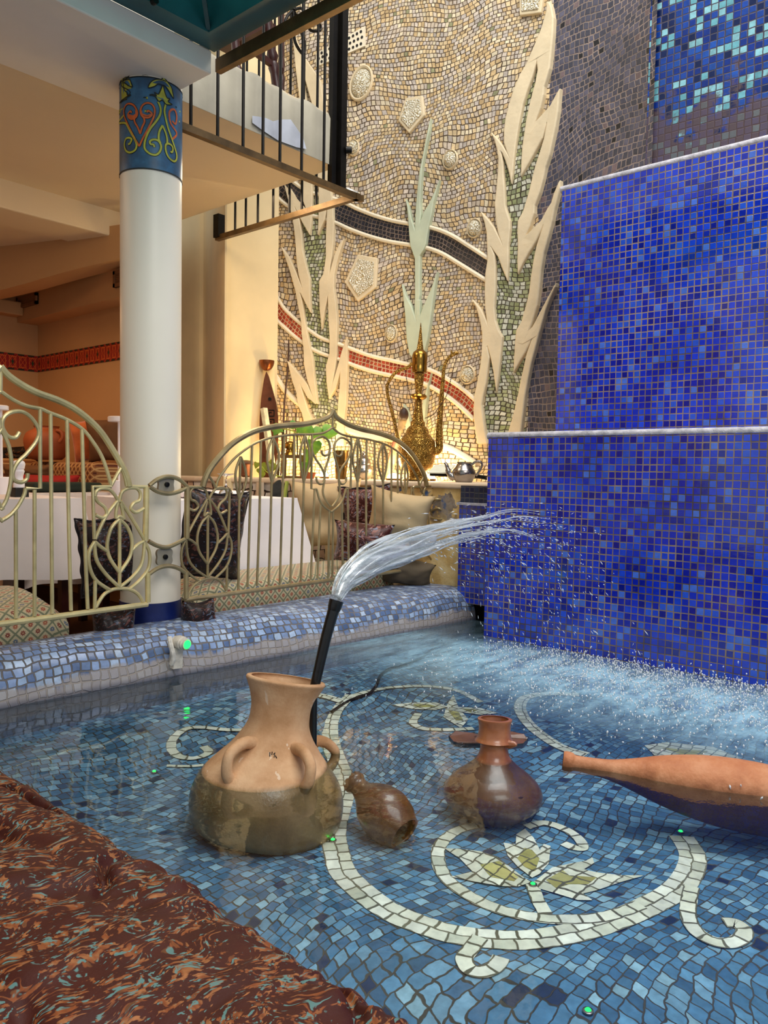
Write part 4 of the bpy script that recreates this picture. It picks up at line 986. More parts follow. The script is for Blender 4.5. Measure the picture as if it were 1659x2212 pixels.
# ================================================================ cushions / pillows
def paisley(name, base, fl, fl2, sc=1., rough=.6, sheen=.0):
    """dark ground with feathery brushed curls; the colours run from fl to an orange tint with fl2 highlights"""
    g = G(name); u = g.obj()
    w1 = g.noise(u, 5.5*sc, 1, .5, True); w2 = g.noise(u, 17.*sc, 1, .5, True)
    uu = g.vm('ADD', u, g.vm('SCALE', g.vm('SUBTRACT', w1, (.5,.5,.5)), sc=.20/sc)); uu = g.vm('ADD', uu, g.vm('SCALE', g.vm('SUBTRACT', w2, (.5,.5,.5)), sc=.055/sc))
    st = g.noise(g.vm('MULTIPLY', uu, (24.*sc, 78.*sc, 70.*sc)), 1., 2, .55)
    zone = g.noise(g.vm('ADD', u, (7.,3.,1.)), 15.*sc, 2, .5)
    k = g.rng(g.m('ADD', st, g.m('MULTIPLY', g.m('SUBTRACT', zone, .5), .55)), .54, .60)
    tint = g.noise(g.vm('ADD', uu, (3.,1.,2.)), 40.*sc, 2, .5)
    f0 = srgb(fl); hot = (f0[0]*.9, f0[1]*.6, f0[2]*.45, 1)
    c1 = g.ramp(tint, [(.32, tuple(x*.45 for x in f0[:3])+(1,)), (.46, hot), (.56, f0), (.72, tuple(min(1, x*1.5) for x in f0[:3])+(1,))])
    st2 = g.noise(g.vm('MULTIPLY', g.vm('ADD', uu, (.4,.9,.2)), (26.*sc, 95.*sc, 80.*sc)), 1., 2, .55)
    k2 = g.rng(g.m('ADD', st2, g.m('MULTIPLY', g.m('SUBTRACT', zone, .5), .35)), .60, .66)
    c = g.mix(k, g.ramp(g.noise(u, 9.*sc, 3), [(.3, tuple(x*.7 for x in srgb(base)[:3])+(1,)), (.7, srgb(base))]), c1); c = g.mix(g.m('MULTIPLY', k2, .85), c, srgb(fl2))
    return g.bsdf(c, rough, 0., g.noise(u, 240., 2), .2, .002, .25, sheen=sheen)
M_PAISD = paisley('dark_brown_paisley', '1d0d0a', '5a3a34', '5a6678', 1., .38, .1)
M_PAISP = paisley('dark_plum_paisley', '44160f', '8f6a66', '7f8494', 1., .42, .1)
M_TAN = plain('tan_cotton', 'c0a67c', .8, var=.08, vs=6., bs=90)
M_ORANGE = plain('orange_velvet', 'c9672a', .8, var=.18, vs=14., bs=50, sheen=.5)
M_BROWNC = plain('brown_cotton', '6b4626', .85, var=.12, vs=8., bs=60)
M_REDC = plain('red_cotton', '9c1212', .8, var=.12, vs=8., bs=60)
def pillow(name, label, mat, c, w, h, th, yaw, lean=.25, roll=0., group=None, frill=False, tuft=False, seed=0, fmat=None):
    """scatter cushion: yaw = facing direction (angle of its front normal), lean = tilt back"""
    N = 18; b = MB(); vs, fs = [], []
    def prof(u, v):
        e = max(0, (1-abs(u)**3.2))**.55*max(0, (1-abs(v)**3.2))**.55
        k = e
        if tuft: k = e*(1-.75*math.exp(-(u*u+v*v)*9))*(1-.22*math.exp(-min(abs(u), abs(v))**2*60)*(abs(u)+abs(v) < 1.2))
        return k
    for side in (1, -1):
        for i in range(N+1):
            for j in range(N+1):
                u, v = -1+2*i/N, -1+2*j/N
                pin = 1-.09*(1-u*u)*v*v*0; x = u*w/2*(1-.10*(1-abs(v))*abs(u)**3*0-.13*(1-v*v)*abs(u)); y = v*h/2*(1-.13*(1-u*u)*abs(v))
                wr = .012*mnoise.noise((u*2.5+seed, v*2.5, seed*1.7+side))
                vs.append(V3((x, side*(th/2*prof(u, v)+wr*prof(u, v)), y)))
    n = (N+1)**2
    for s in (0, 1):
        for i in range(N):
            for j in range(N):
                a = s*n+i*(N+1)+j; q = (a, a+1, a+N+2, a+N+1); fs.append(q if s == 0 else q[::-1])
    M = T(*c) @ Matrix.Rotation(yaw-PI/2, 4, 'Z') @ Matrix.Rotation(lean, 4, 'X') @ Matrix.Rotation(roll, 4, 'Y')
    b.add([M @ v for v in vs], fs, [(v.x, v.z) for v in vs])
    me_b = b.build(name, mat, ang=None)
    w_ = me_b.modifiers.new('weld', 'WELD'); w_.merge_threshold = .0015
    tag(me_b, label, 'cushion', group)
    if frill or fmat:
        per = []
        for i in range(N): per.append(vs[i*(N+1)])
        for j in range(N): per.append(vs[N*(N+1)+j])
        for i in range(N, 0, -1): per.append(vs[i*(N+1)+N])
        for j in range(N, 0, -1): per.append(vs[j])
        P = smooth_path(per, 3, True); q = MB(); vv = []
        for i, p in enumerate(P):
            o = V3((p.x, 0, p.z)).normalized(); wv = .003*math.sin(i*.5+seed)
            vv += [M @ p, M @ (p+o*(.012+.003*math.sin(i*.45))+V3((0, wv, 0)))]
        m_ = len(P); q.add(vv, [(2*i, 2*((i+1) % m_), 2*((i+1) % m_)+1, 2*i+1) for i in range(m_)])
        f = q.build('frill', fmat or mat, me_b); s_ = f.modifiers.new('solid', 'SOLIDIFY'); s_.thickness = .004
    return me_b
FW = YAW+PI   # facing back toward the viewer
M_FRILL = plain('dark_frill', '1d0f12', .7)
p = PY(462, 1182, 2.93); pillow('pillow', 'large dark paisley pillow behind the scroll panel, just right of the column', M_PAISD, (p.x,2.94,.49), .33, .42, .15, -PI/2-.15, -.08, -.10, 'paisley pillows', True, False, 1, M_FRILL)
p = PY(240, 1240, 2.93); pillow('pillow', 'small dark brown paisley pillow behind the scroll panel, just left of the column', M_PAISD, (p.x,2.94,.43), .24, .32, .14, -PI/2-.4, -.06, .08, 'paisley pillows', True, False, 2, M_FRILL)
p = PD(246,1330,3.06); pillow('pillow', 'dark paisley bolster wedged low between the left bench and the navy foot', M_PAISD, (p.x,p.y,.10), .17, .3, .12, -PI/2-.4, 0, 0, 'paisley pillows', False, False, 3)
p = PD(428,1335,3.28); pillow('pillow', 'dark paisley bolster wedged low between the navy foot and the right bench', M_PAISD, (p.x,p.y,.10), .16, .3, .12, -PI/2, 0, 0, 'paisley pillows', False, False, 4)
p = PD(706,1112,4.56); pillow('pillow', 'tan tufted pillow leaning on the nook wall beside the table corner', M_TAN, p, .42, .42, .17, FW+.05, -.14, .05, 'tan pillows', False, True, 5)
p = PD(792,1108,4.50); pillow('pillow', 'plum paisley pillow between the two tan pillows, upper one', M_PAISP, p, .30, .32, .13, FW, -.16, .08, 'paisley pillows', True, False, 6, M_FRILL)
p = PD(862,1116,4.26); pillow('pillow', 'tan pillow leaning in the right corner of the nook', M_TAN, p, .36, .30, .15, FW-.2, -.18, -.16, 'tan pillows', False, False, 7)
p = PD(784,1172,4.14); pillow('pillow', 'plum paisley pillow lying in front of the tan pillows, lower one', M_PAISP, p, .32, .24, .16, FW, -.35, -.08, 'paisley pillows', False, False, 8)
p = PD(880,1236,4.34); pillow('pillow', 'brownish tan pillow squashed low behind the right end of the railing', plain('dull_tan','5a4c38',.8), p, .30, .16, .12, FW, -.6, -.15, 'tan pillows', False, False, 9)

# ================================================================ sofa, jar and cushions in the room
g = G('sofa_lattice_cloth'); q = g.sep(g.pos())
a = g.m('FRACT', g.m('DIVIDE', g.m('ADD', q[1], q[2]), .05)); c2 = g.m('FRACT', g.m('DIVIDE', g.m('SUBTRACT', q[1], q[2]), .05))
ln = g.m('LESS_THAN', g.m('MINIMUM', a, c2), .22); dt = g.m('LESS_THAN', g.m('ADD', g.m('ABSOLUTE', g.m('SUBTRACT', a, .6)), g.m('ABSOLUTE', g.m('SUBTRACT', c2, .6))), .25)
M_SOFA = g.bsdf(g.mix(dt, g.mix(ln, C('8a5a34'), C('c09a68')), C('5a2a1a')), .85)
sofa = thing('sofa', 'patterned brown built-in sofa along the room wall', 'sofa')
for y0, y1 in ((4.62,5.2),(5.22,5.85)):
    o = MB().box((2.5,y0,.48),(2.72,y1,.82)).build('back_cushion', M_SOFA, sofa, smooth=False); bev(o, .05, 4)
o = MB().box((1.9,4.75,.1),(2.5,5.95,.40)).build('seat', M_SOFA, sofa, smooth=False); bev(o, .05, 4)
o = MB().box((2.7,4.6,.1),(2.845,6.08,.80)).build('ledge', M_OCHRE, sofa, smooth=False)
o = MB().box((1.2,5.5,.48),(2.6,5.9,.84)).build('corner_back_cushion', M_SOFA, sofa, smooth=False); bev(o, .06, 4)
M_TERRA = plain('terracotta', 'a5562c', .65, var=.18, vs=7., bs=40)
def lathe_px(ax, d, prof, n=40, M=None):
    """profile [(photo row, half width in photo px)] -> [(radius, z)] around an upright axis at column ax, distance d"""
    return [(w/FPX*d, PD(ax, y, d).z) for y, w in prof]
dj = 5.35
urn = thing('clay_urn', 'round terracotta urn with a handle standing on the sofa ledge in the room', 'urn')
c = PD(101, 960, dj); pr = lathe_px(101, dj, [(993,30),(985,38),(965,45),(948,46),(935,40),(929,30),(926,25),(923,25),(921,27)])
b = MB(); b.lathe(rim_prof(smooth_prof(pr, 3), .012), T(c.x, c.y, 0), 36, True, True); b.build('body', M_TERRA, urn)
b = MB(); b.tube(smooth_path([PD(122,930,dj-.08),PD(132,933,dj-.08),PD(135,945,dj-.08),PD(128,955,dj-.08)],4), .012, 8); b.build('handle', M_TERRA, urn)
p = PD(182, 953, 5.2); pillow('pillow', 'bright orange pillow propped on the sofa back beside the clay urn', M_ORANGE, p, .17, .30, .09, FW+.1, -.15, .12, 'pillows on the sofa', False, False, 11)
p = PD(226, 951, 5.1); pillow('pillow', 'brown pillow propped on the sofa back between the orange pillow and the column', M_BROWNC, p, .24, .30, .1, FW, -.1, .05, 'pillows on the sofa', False, False, 12)
p = PD(105, 1048, 4.9); pillow('pillow', 'flat red pillow on the sofa seat behind the pepper mill', M_REDC, p, .42, .14, .14, FW, -.2, 0, 'pillows on the sofa', False, False, 13)
p = PD(60, 1022, 5.1); pillow('pillow', 'dull orange pillow lying on the sofa at the far left', M_BROWNC, p, .34, .12, .12, FW, -.2, 0, 'pillows on the sofa', False, False, 14)
p = PD(10, 982, 5.6); pillow('pillow', 'black and brown leopard-patterned bolster at the far left above the sofa', paisley('leopard','15100c','6b4a28','3a2615',1.), p, .5, .12, .12, FW, -.2, .05, 'pillows on the sofa', False, False, 15)
o = MB().box((1.95,4.24,.650),(2.36,4.46,.70)).build('folded_blanket', plain('dark_green_wool','1f2a20',.9), None, smooth=False); bev(o, .015, 3); tag(o, 'folded dark green blanket beside the base of the white lamp', 'blanket')

# table lamps, mills
M_LAMP = plain('white_lamp_paint', 'f2eef2', .4, var=.02)
def lamp(ax, d, yb, rows, label):
    t = thing('table_lamp', label, 'lamp', 'slim white table lamps')
    (yh0, yh1, wh), wr, (ybs, wb) = rows; c = PD(ax, yb, d)
    zz = lambda y: PD(ax, y, d).z; k = d/FPX; M = T(c.x, c.y, 0)
    MB().lathe([(wb*k,c.z),(wb*k,zz(ybs)-.004),(wb*k-.004,zz(ybs))], M, 28).build('base', M_LAMP, t)
    MB().lathe([(wr*k,zz(ybs)),(wr*k,zz(yh1))], M, 14).build('pole', M_LAMP, t)
    MB().lathe([(wh*k-.004,zz(yh1)),(wh*k,zz(yh1)+.003),(wh*k,zz(yh0)),(wh*k-.006,zz(yh0)+.004)], M, 32).build('lamp_head', M_LAMP, t)
lamp(258, 4.52, 1071, ((902,912,24), 3.6, (1037,20)), 'slim white table lamp with a disc head, beside the column')
lamp(3, 4.0, 1073, ((878,887,16), 3.6, (1030,19)), 'slim white table lamp cut off by the left picture edge')
pm = thing('pepper_mill', 'white turned mill with a round knob on the left table', 'mill'); d_ = 3.68
c = PD(41,1052,d_); pr = lathe_px(41, d_, [(1053,11.5),(1045,11.5),(1040,10),(1030,8.5),(1022,10.5),(1018,11.5),(1014,10),(1012,11.5),(1008,12),(1002,13),(996,10),(994,3)])
MB().lathe(smooth_prof(pr,3), T(c.x,c.y,0), 24).build('body', M_LAMP, pm)
o = MB().box((c.x-.03,c.y-.03,.640),(c.x+.035,c.y+.03,PD(41,1053,d_).z)).build('holder_block', plain('black_block','0c0b0b',.5), None, smooth=False); bev(o,.004); tag(o, 'small black block on the left table under the white mill', 'block')
# ================================================================ things on the stone shelf
g = G('engraved_brass'); P = g.obj()
vo = g.n('TexVoronoi', {'feature': 'DISTANCE_TO_EDGE'}, Vector=g.vm('ADD', P, g.vm('SCALE', g.noise(P, 14., 2, .5, True), sc=.05)), Scale=95.).outputs['Distance']
h = g.m('ADD', g.rng(vo, .02, .22), g.m('MULTIPLY', g.noise(P, 60., 4), .5))
M_BRASS = g.bsdf(g.ramp(h, [(.1, C('5a3d16')), (.6, C('8f6a2e')), (1., C('b08a44'))]), .3, .95, h, .6, .006)
M_BRASSP = plain('polished_brass', '96702f', .22, .95, var=.15, vs=8.)
M_COPPER = plain('aged_copper', '6d3f28', .4, .7, var=.3, vs=12., bs=30, bstr=.4)
M_SILVER = plain('tarnished_silver', '9c948e', .22, .95, var=.2, vs=10.)
M_OLDW = plain('old_dark_wood', '4a2c1a', .55, var=.3, vs=14.)
EW = lambda p: zf(780, 680, 5.821, p)
de = 4.66
ew = thing('ewer', 'tall engraved brass ewer with slender neck and long spout, tallest thing on the shelf', 'ewer')
tip = PD(*EW([(752,95)])[0], de); base = PD(*EW([(690,2068)])[0], de); base.z = zS
ax_ = (tip-base); Lx = ax_.length; Me = zalign(ax_, base)
def ewp(rows): return [(w/5.821/FPX*de, (2068-y)/(2068-95)*Lx) for y, w in rows]
parts = (('foot', M_BRASS, [(2066,182),(2050,178),(2030,160),(2000,134),(1960,117),(1945,125)]), ('belly', M_BRASS, [(1950,125),(1935,150),(1890,203),(1800,228),(1700,232),(1600,228),(1560,214),(1540,196),(1500,167),(1488,150)]),
         ('shoulder', M_BRASS, [(1490,150),(1440,140),(1400,113),(1388,96),(1382,92),(1335,90),(1328,78)]), ('neck', M_BRASS, [(1330,76),(1295,70),(1200,55),(1080,43),(1060,44)]),
         ('collar', M_BRASSP, [(1064,44),(1045,90),(1022,108),(1000,98),(985,42)]), ('neck', M_BRASS, [(990,40),(960,40),(900,48),(800,61),(735,64)]),
         ('lid', M_BRASSP, [(728,70),(722,92),(660,97),(640,92),(620,97),(585,94),(560,98),(510,97),(470,84),(445,55),(436,46)]), ('finial', M_BRASS, [(440,46),(420,42),(330,28),(200,14),(100,3)]))
for nm, mt, rows in parts:
    b = MB(); b.lathe(ewp(rows) if nm in ('collar','lid') else smooth_prof(ewp(rows), 3), Me, 40); b.build(nm, mt, ew)
def epx(pts, dd=de): return [PD(x, y, dd) for x, y in EW(pts)]
b = MB(); b.tube(smooth_path(epx([(640,608),(590,660),(500,690),(420,740),(350,840),(326,930),(350,1080),(390,1230),(430,1400),(468,1570),(490,1600)]),4), 21/5.821/FPX*de, 10); b.build('handle', M_BRASS, ew)
b = MB(); sp = epx([(850,1690),(900,1712),(950,1715),(985,1670),(982,1580),(985,1400),(1008,1100),(1030,800),(1050,640),(1100,545),(1170,492),(1222,480)]); rs = [58,56,52,47,46,40,31,24,20,20,25,18]
P_ = smooth_path(sp, 4); rr = [rs[min(i//4, 11)]+(rs[min(i//4+1, 11)]-rs[min(i//4, 11)])*(i % 4)/4 for i in range(len(P_))]
b.tube(P_, [r/5.821/FPX*de for r in rr], 12); b.build('spout', M_BRASS, ew)
b = MB(); b.tube(epx([(1140,500),(1138,465),(1128,432)]), [.008,.006,.002], 8); b.build('spout_crest', M_BRASS, ew)
for pl in ([(1210,500),(1180,600),(1130,800),(1080,1000),(1000,1130),(900,1260),(800,1302)], [(555,690),(585,880),(650,1150),(660,1200)]):
    P_ = smooth_path(epx(pl, de-.03), 8); b = MB()
    for i in range(0, len(P_)-1, 1):
        b.tube([P_[i], P_[i].lerp(P_[i+1], .8)], .0028, 5)
    b.build('chain', M_OLDW, ew)

tp = thing('teapot', 'round tarnished silver teapot without a lid, at the right end of the shelf', 'teapot'); dt_ = 4.44
cx = 780+1290/5.821; c = PD(cx, 1036, dt_); c.z = zS
def tpp(rows): return [(w/5.821/FPX*dt_, (2085-y)/5.821/FPX*dt_) for y, w in rows]
b = MB(); b.lathe(rim_prof(smooth_prof(tpp([(2085,100),(2070,112),(2040,128),(2010,142),(1978,149),(1945,144),(1905,120),(1872,95),(1850,90)]),3)+tpp([(1842,97),(1830,98)]), .004), T(*c), 36); b.build('body', M_SILVER, tp)
def tpx(pts): return [PD(x, y, dt_)+V3((0,0,c.z-PD(cx,680+2085/5.821,dt_).z)) for x, y in EW(pts)]
b = MB(); b.tube(smooth_path(tpx([(1180,2030),(1115,1985),(1088,1910),(1068,1855),(1045,1838)]),4), [.022]*4+[.016]*4+[.011]*4+[.009]*5, 10); b.build('spout', M_SILVER, tp)
b = MB(); b.tube(smooth_path(tpx([(1385,1872),(1430,1835),(1490,1820),(1518,1865),(1490,1940),(1445,2000)]),4), .0075, 8); b.build('handle', M_SILVER, tp)

sg = thing('sugar_pot', 'small domed silver pot with lid, mid-shelf between the metal beaker and the brass ewer', 'pot'); ds = 4.82
cx = 785; c = PD(cx, 1036, ds); c.z = zS; k = ds/FPX
def up_px(y0, rows): return [(w*k, (y0-y)*k) for y, w in rows]
b = MB(); b.lathe(smooth_prof(up_px(1033, [(1033,10),(1030,14),(1022,20),(1012,21),(1004,17),(998,14)]),3), T(*c), 30); b.build('body', M_SILVER, sg)
b = MB(); b.lathe(smooth_prof(up_px(1033, [(1000,17),(996,16),(988,12),(983,6),(980,3),(976,4),(972,1)]),3), T(*c), 30); b.build('lid', M_SILVER, sg)
b = MB(); b.tube(smooth_path([c+V3((-.02,.02,0))*0+Rd*(dx*k)+V3((0,0,(1033-y)*k)) for dx, y in ((-18,1018),(-28,1012),(-28,998),(-15,995))],4), .006, 8); b.build('handle', M_SILVER, sg)

cp = thing('metal_beaker', 'tall tarnished metal beaker tapering to its foot, on the shelf behind the railing', 'beaker'); dc = 4.92; k = dc/FPX
c = PD(736, 1036, dc); c.z = zS
b = MB(); b.lathe(rim_prof(up_px(1030, [(1030,11),(1028,12),(1005,13.5),(1004,15),(1001,15),(1000,14),(970,16.5),(968,17)]), .004), T(*c), 32); b.build('body', plain('tarnished_bronze','7a6038',.3,.9,var=.25,vs=10.), cp)

ln = thing('lantern', 'square brass lantern with glass panes and wire handle, left of the pothos leaves', 'lantern'); dl = 4.98; k = dl/FPX
c = PD(626, 1033, dl); c.z = zS; w = 21*k; z = lambda y: (1028-y)*k
LY = Matrix.Rotation(YAW-PI/2+.5, 4, 'Z'); M = T(*c) @ LY
b = MB(); b.box((-w,-w,0),(w,w,z(1023)), M); b.build('base', M_BRASSI, ln, smooth=False)
for sx_ in (-1,1):
    for sy in (-1,1): b = MB(); b.box((sx_*w*.92-.007,sy*w*.92-.007,z(1023)),(sx_*w*.92+.007,sy*w*.92+.007,z(985)), M); b.build('corner_post', M_BRASSI, ln, smooth=False)
g = G('lantern_glass'); M_GLASS = g.surf(g.n('MixShader', _0=.12, _1=g.n('BsdfTransparent', Color=(.97,.97,.93,1)).outputs[0], _2=g.n('BsdfGlossy', Roughness=.05).outputs[0]).outputs[0])
for i in range(4):
    b = MB(); b.box((-w*.86,-w*.93,z(1022)),(w*.86,-w*.90,z(986)), M @ Matrix.Rotation(i*PI/2,4,'Z')); b.build('glass_pane', M_GLASS, ln, smooth=False)
b = MB(); b.box((-w*1.05,-w*1.05,z(985)),(w*1.05,w*1.05,z(978)), M); b.build('roof', M_BRASSI, ln, smooth=False)
b = MB(); b.lathe(up_px(1028,[(979,14),(972,9),(966,8),(965,12),(955,12),(951,9),(948,3)]), T(*c), 20); b.build('chimney', M_BRASSP, ln)
b = MB(); b.tube([c+Rd*(dx*k)+V3((0,0,z(y))) for dx, y in ((-16,978),(-14,912),(-12,908),(12,908),(14,912),(16,978))], .0045, 6); b.build('handle', M_BLACKI, ln)
b = MB(); b.tube([c+Rd*(dx*k)+V3((0,0,z(908))) for dx in (-13,13)], .009, 8); b.build('grip', M_OLDW, ln)

fg = thing('carved_fish_board', 'tall dark copper fish-shaped board standing against the cream wall', 'carving'); df = 5.18; k = df/FPX
out = [(575,802),(580,812),(588,840),(596,870),(600,900),(600,950),(596,1035),(562,1035),(560,950),(561,900),(564,860),(570,820)]
b = MB(); f_ = [PD(x, y, df) for x, y in out]; bk = [p+Fd*.03 for p in f_]; n = len(out)
b.add(f_+bk, [tuple(t) for t in tri_poly([(x, -y, 0) for x, y in out])]+[tuple(i+n for i in t)[::-1] for t in tri_poly([(x, -y, 0) for x, y in out])]+[(i, (i+1) % n, n+(i+1) % n, n+i) for i in range(n)])
b.build('board', M_COPPER, fg, smooth=False)
b = MB(); b.lathe([(.011,0),(.011,.006)], zalign(-Fd, PD(583,862,df-.001)), 14); b.build('eye_hole', M_BLACKI, fg)
for y in (892, 912):
    for s0, s1 in (((580,y-6),(592,y-6)), ((592,y-6),(592,y+7)), ((592,y+7),(581,y+7)), ((581,y+7),(581,y-1)), ((581,y-1),(587,y-1))):
        b = MB(); b.tube([PD(*s0, df-.002), PD(*s1, df-.002)], .0035, 6); b.build('carved_spiral', M_BLACKI, fg)
bw = thing('copper_bowl', 'little copper half-round bowl balanced on the tip of the fish-shaped board', 'bowl')
c = PD(576, 801, df+.015); b = MB(); b.lathe(rim_prof(smooth_prof([(r*k, (801-y)*k) for y, r in ((801,3),(799,8),(793,13),(785,16),(779,16.5))],3), .005), T(*c), 28); b.build('bowl', plain('bright_copper','8a4f2c',.3,.85,var=.2), bw)
tag(MB().bar(PD(570,882,5.08), PD(592,1034,5.04), .035, .03).build('white_chipped_stick', plain('chipped_white_paint','e8dcb8',.7,var=.25,vs=30.), None, smooth=False), 'chipped white-painted stick leaning in front of the fish-shaped board', 'stick')
tag(MB().tube(smooth_path([PD(625,712,5.36),PD(622,790,5.34),PD(614,880,5.28),(PD(606,1036,5.15))],6), .006, 8).build('thin_cane', M_OLDW), 'thin brown cane leaning on the mosaic between the left reed and the fish-shaped board', 'cane')
for x0, x1, lb in ((620,617,'short thin twig stuck behind the lantern, left one of two'), (640,632,'short thin twig stuck behind the lantern, right one of two')):
    tag(MB().tube([PD(x0,892,5.12), PD(x1,1036,5.1)], .004, 6).build('twig', M_OLDW), lb, 'twig', 'twigs behind the lantern')
pn_ = thing('copper_pan', 'dark lidded copper pan with a flat handle at the left end of the shelf', 'pan'); dp = 5.22; k = dp/FPX
c = PD(519, 1030, dp); c.z = zS
MB().lathe(up_px(1027,[(1027,22),(1024,26),(1000,27),(998,30)]), T(*c), 32).build('body', M_COPPER, pn_)
MB().lathe(up_px(1027,[(998,31),(995,30),(988,14),(986,5),(983,5),(982,1)]), T(*c), 32).build('lid', M_OLDW, pn_)
MB().bar(c+Rd*(-25*k)+V3((0,0,30*k)), c+Rd*(-46*k)+V3((0,0,33*k)), .05, .02).build('handle', M_COPPER, pn_, smooth=False)
# pothos
g = G('pothos_leaf_green'); M_LEAF = g.bsdf(g.ramp(g.noise(g.obj(), 16., 3), [(.3, C('3f7d22')), (.7, C('8cb63a'))]), .4, sss=None)
M_LEAFY = plain('yellow_green_leaf', '9aa52c', .5, var=.3, vs=14.)
po = thing('pothos_plant', 'green pothos trailing heart-shaped leaves over the shelf behind the railing', 'plant')
k = 4.9/FPX
def leaf(px, py, size, rot, d=4.9, mat=None, tiltv=.3):
    o = [(0,-.05),(.28,-.16),(.48,.02),(.46,.3),(.28,.62),(.0,1.0),(-.28,.62),(-.46,.3),(-.48,.02),(-.28,-.16)]
    c = PD(px, py, d); cr, sr = math.cos(rot), math.sin(rot); vs = []
    ctr = [(0, t) for t in (.0, .35, .7)]
    for u, v in o: 
        x, y = (u*cr-v*sr)*size*k, (u*sr+v*cr)*size*k; vs.append(c+Rd*x-Ud*y+Fd*(abs(u)*size*k*.35+v*size*k*tiltv))
    x, y = (-.35*sr)*size*k, (.35*cr)*size*k; vs.append(c+Rd*x-Ud*y+Fd*(.35*size*k*tiltv))
    b = MB(); n = len(o); b.add(vs, [(n, i, (i+1) % n) for i in range(n)]); q = b.build('leaf', mat or M_LEAF, po, ang=None)
for a in ((592,922,22,-1.1),(600,926,18,.6),(628,916,20,-1.3),(645,922,26,-1.2),(662,925,24,-1.0),(680,934,30,-1.45),(700,931,34,-1.5),(672,950,20,-.2),(680,955,32,.12),(668,975,26,.2),(661,1000,22,.1)): leaf(*a)
for a in ((574,1005,20,.9),(560,1012,18,-.6),(582,1008,22,-1.6),(566,1020,16,.2),(590,998,16,1.2),(555,1000,14,.3)): leaf(*a, d=5.0, mat=M_LEAFY)
for pl in ([(668,1034),(660,1000),(664,960),(672,935),(690,930)], [(668,1034),(655,975),(640,935),(600,925)], [(668,1034),(676,990),(682,955)], [(668,1036),(620,1032),(580,1022),(566,1008)]):
    b = MB(); b.tube(smooth_path([PD(x, y, 4.92) for x, y in pl],4), .0035, 6); b.build('vine', M_LEAFY, po)
c = PD(668,1036,4.92); c.z = zS; MB().lathe([(.03,0),(.042,.035),(.045,.04)], T(*c), 20).build('pot', M_TERRA, po)
# leaning statuette behind the railing, lit dome, booklet, tongs
fi = thing('wooden_statuette', 'slim painted wooden statuette leaning just left of the brass ewer', 'statuette'); k = 4.85/FPX
P_ = smooth_path([PD(x, y, 4.88) for x, y in ((838,1036),(845,1000),(852,965),(862,935),(868,915),(872,899),(874,893))],4)
rs = [10,10,11,12,13,13,12,11,10,9,8,8,7,8,9,10,11,12,12,12,11,9,7,5,3]
b = MB(); b.tube(P_, [r*k*.75 for r in rs[:len(P_)]], 14); b.build('body', plain('mottled_painted_wood','a58c6a',.6,var=.45,vs=22.), fi)
b = MB(); b.tube([PD(x, y, 4.83) for x, y in ((852,955),(846,975),(840,1000))], [.012,.010,.007], 8); b.build('arm', plain('dull_red_paint','8c5140',.6,var=.3), fi)
b = MB(); b.lathe(smooth_prof([(.002,0),(.022,.004),(.03,.03),(.026,.055),(.012,.075),(.002,.08)],3), T(*PD(872,908,4.86)), 18); b.build('head', plain('dark_brown_wood','4a3226',.5,var=.3), fi)
g = G('glowing_lens'); M_GLOW = g.surf(g.n('Emission', Color=C('ffe2a0'), Strength=14.).outputs[0])
def uplight(px, d, r, label):
    t = thing('uplighter', label, 'light', 'small uplighters on the shelf'); c = PD(px, 1036, d); c.z = zS
    MB().lathe([(r*1.1,0),(r*1.1,.012),(r,.014)], T(*c), 24).build('base', M_BRASSI, t)
    MB().lathe(smooth_prof([(r,.012),(r*.85,.03),(r*.4,.042),(.002,.045)],3), T(*c), 24).build('lens', M_GLOW, t); return c
UP = [uplight(851, 4.72, .045, 'small glowing dome light left of the brass ewer foot'), uplight(700, 5.1, .03, 'small glowing light hidden behind the pothos leaves'), uplight(930, 4.78, .03, 'small glowing light behind the white card, right of the ewer foot'), uplight(600, 5.3, .03, 'small glowing light behind the lantern')]
c = PD(946,1033,4.62); b = MB(); b.bar(PD(946,1022,4.48), PD(962,1005,4.62), .12, .006, V3((0,0,1))); tag(b.build('folded_card', plain('greenish_white_card','d9dccb',.6), None, smooth=False), 'pale folded card leaning between the ewer foot and the teapot', 'card')
to = thing('iron_tongs', 'pair of long black iron tongs lying behind the teapot', 'tongs')
for pl in ([(928,1022),(980,1024),(1020,1026),(1052,1030)], [(928,1026),(975,1028),(1025,1030),(1052,1035)]):
    b = MB(); b.tube(smooth_path([PD(x, y, 4.53)+V3((0,0,.0)) for x, y in pl],3), .006, 6); b.build('arm', M_BLACKI, to)
# wine glass + folded napkin on the nook table, dark stone disk against the wall
g = G('clear_glass'); M_CLEAR = g.bsdf((1,1,1,1), .02, trans=1.)
wg = thing('wine_glass', 'upturned clear wine glass on the nook table beside the folded napkin', 'glass'); dw = 3.62; k = dw/FPX
c = PD(488,1052,dw); 
MB().lathe(smooth_prof([(r*k,(1053-y)*k) for y, r in ((1053,17),(1051,17),(1040,16),(1028,10),(1022,3),(1012,2.2),(1002,2.2),(999,10),(996,18),(995,18.5))],3), T(c.x,c.y,.648), 28).build('glass', M_CLEAR, wg)
a_, c_ = PY(425,1058,3.5), PY(520,1058,3.5)
o = MB().box((a_.x-.1,3.42,.640),(c_.x,3.62,.672)).build('folded_napkin', M_CLOTH, None, smooth=False); bev(o,.012,3); tag(o, 'thick folded white napkin on the nook table under the wine glass', 'napkin')
wg_c = c
dk = PD(612,1062,4.93); b = MB(); b.lathe([(.0,0),(.075,0),(.08,.01),(.075,.02),(.0,.02)], zalign(-Fd, dk), 30, False, False); tag(b.build('dark_stone_disk', plain('black_marbled_stone','2c2e2c',.4,var=.5,vs=20.)), 'round black marbled disk hanging on the stone wall below the lantern', 'disk')
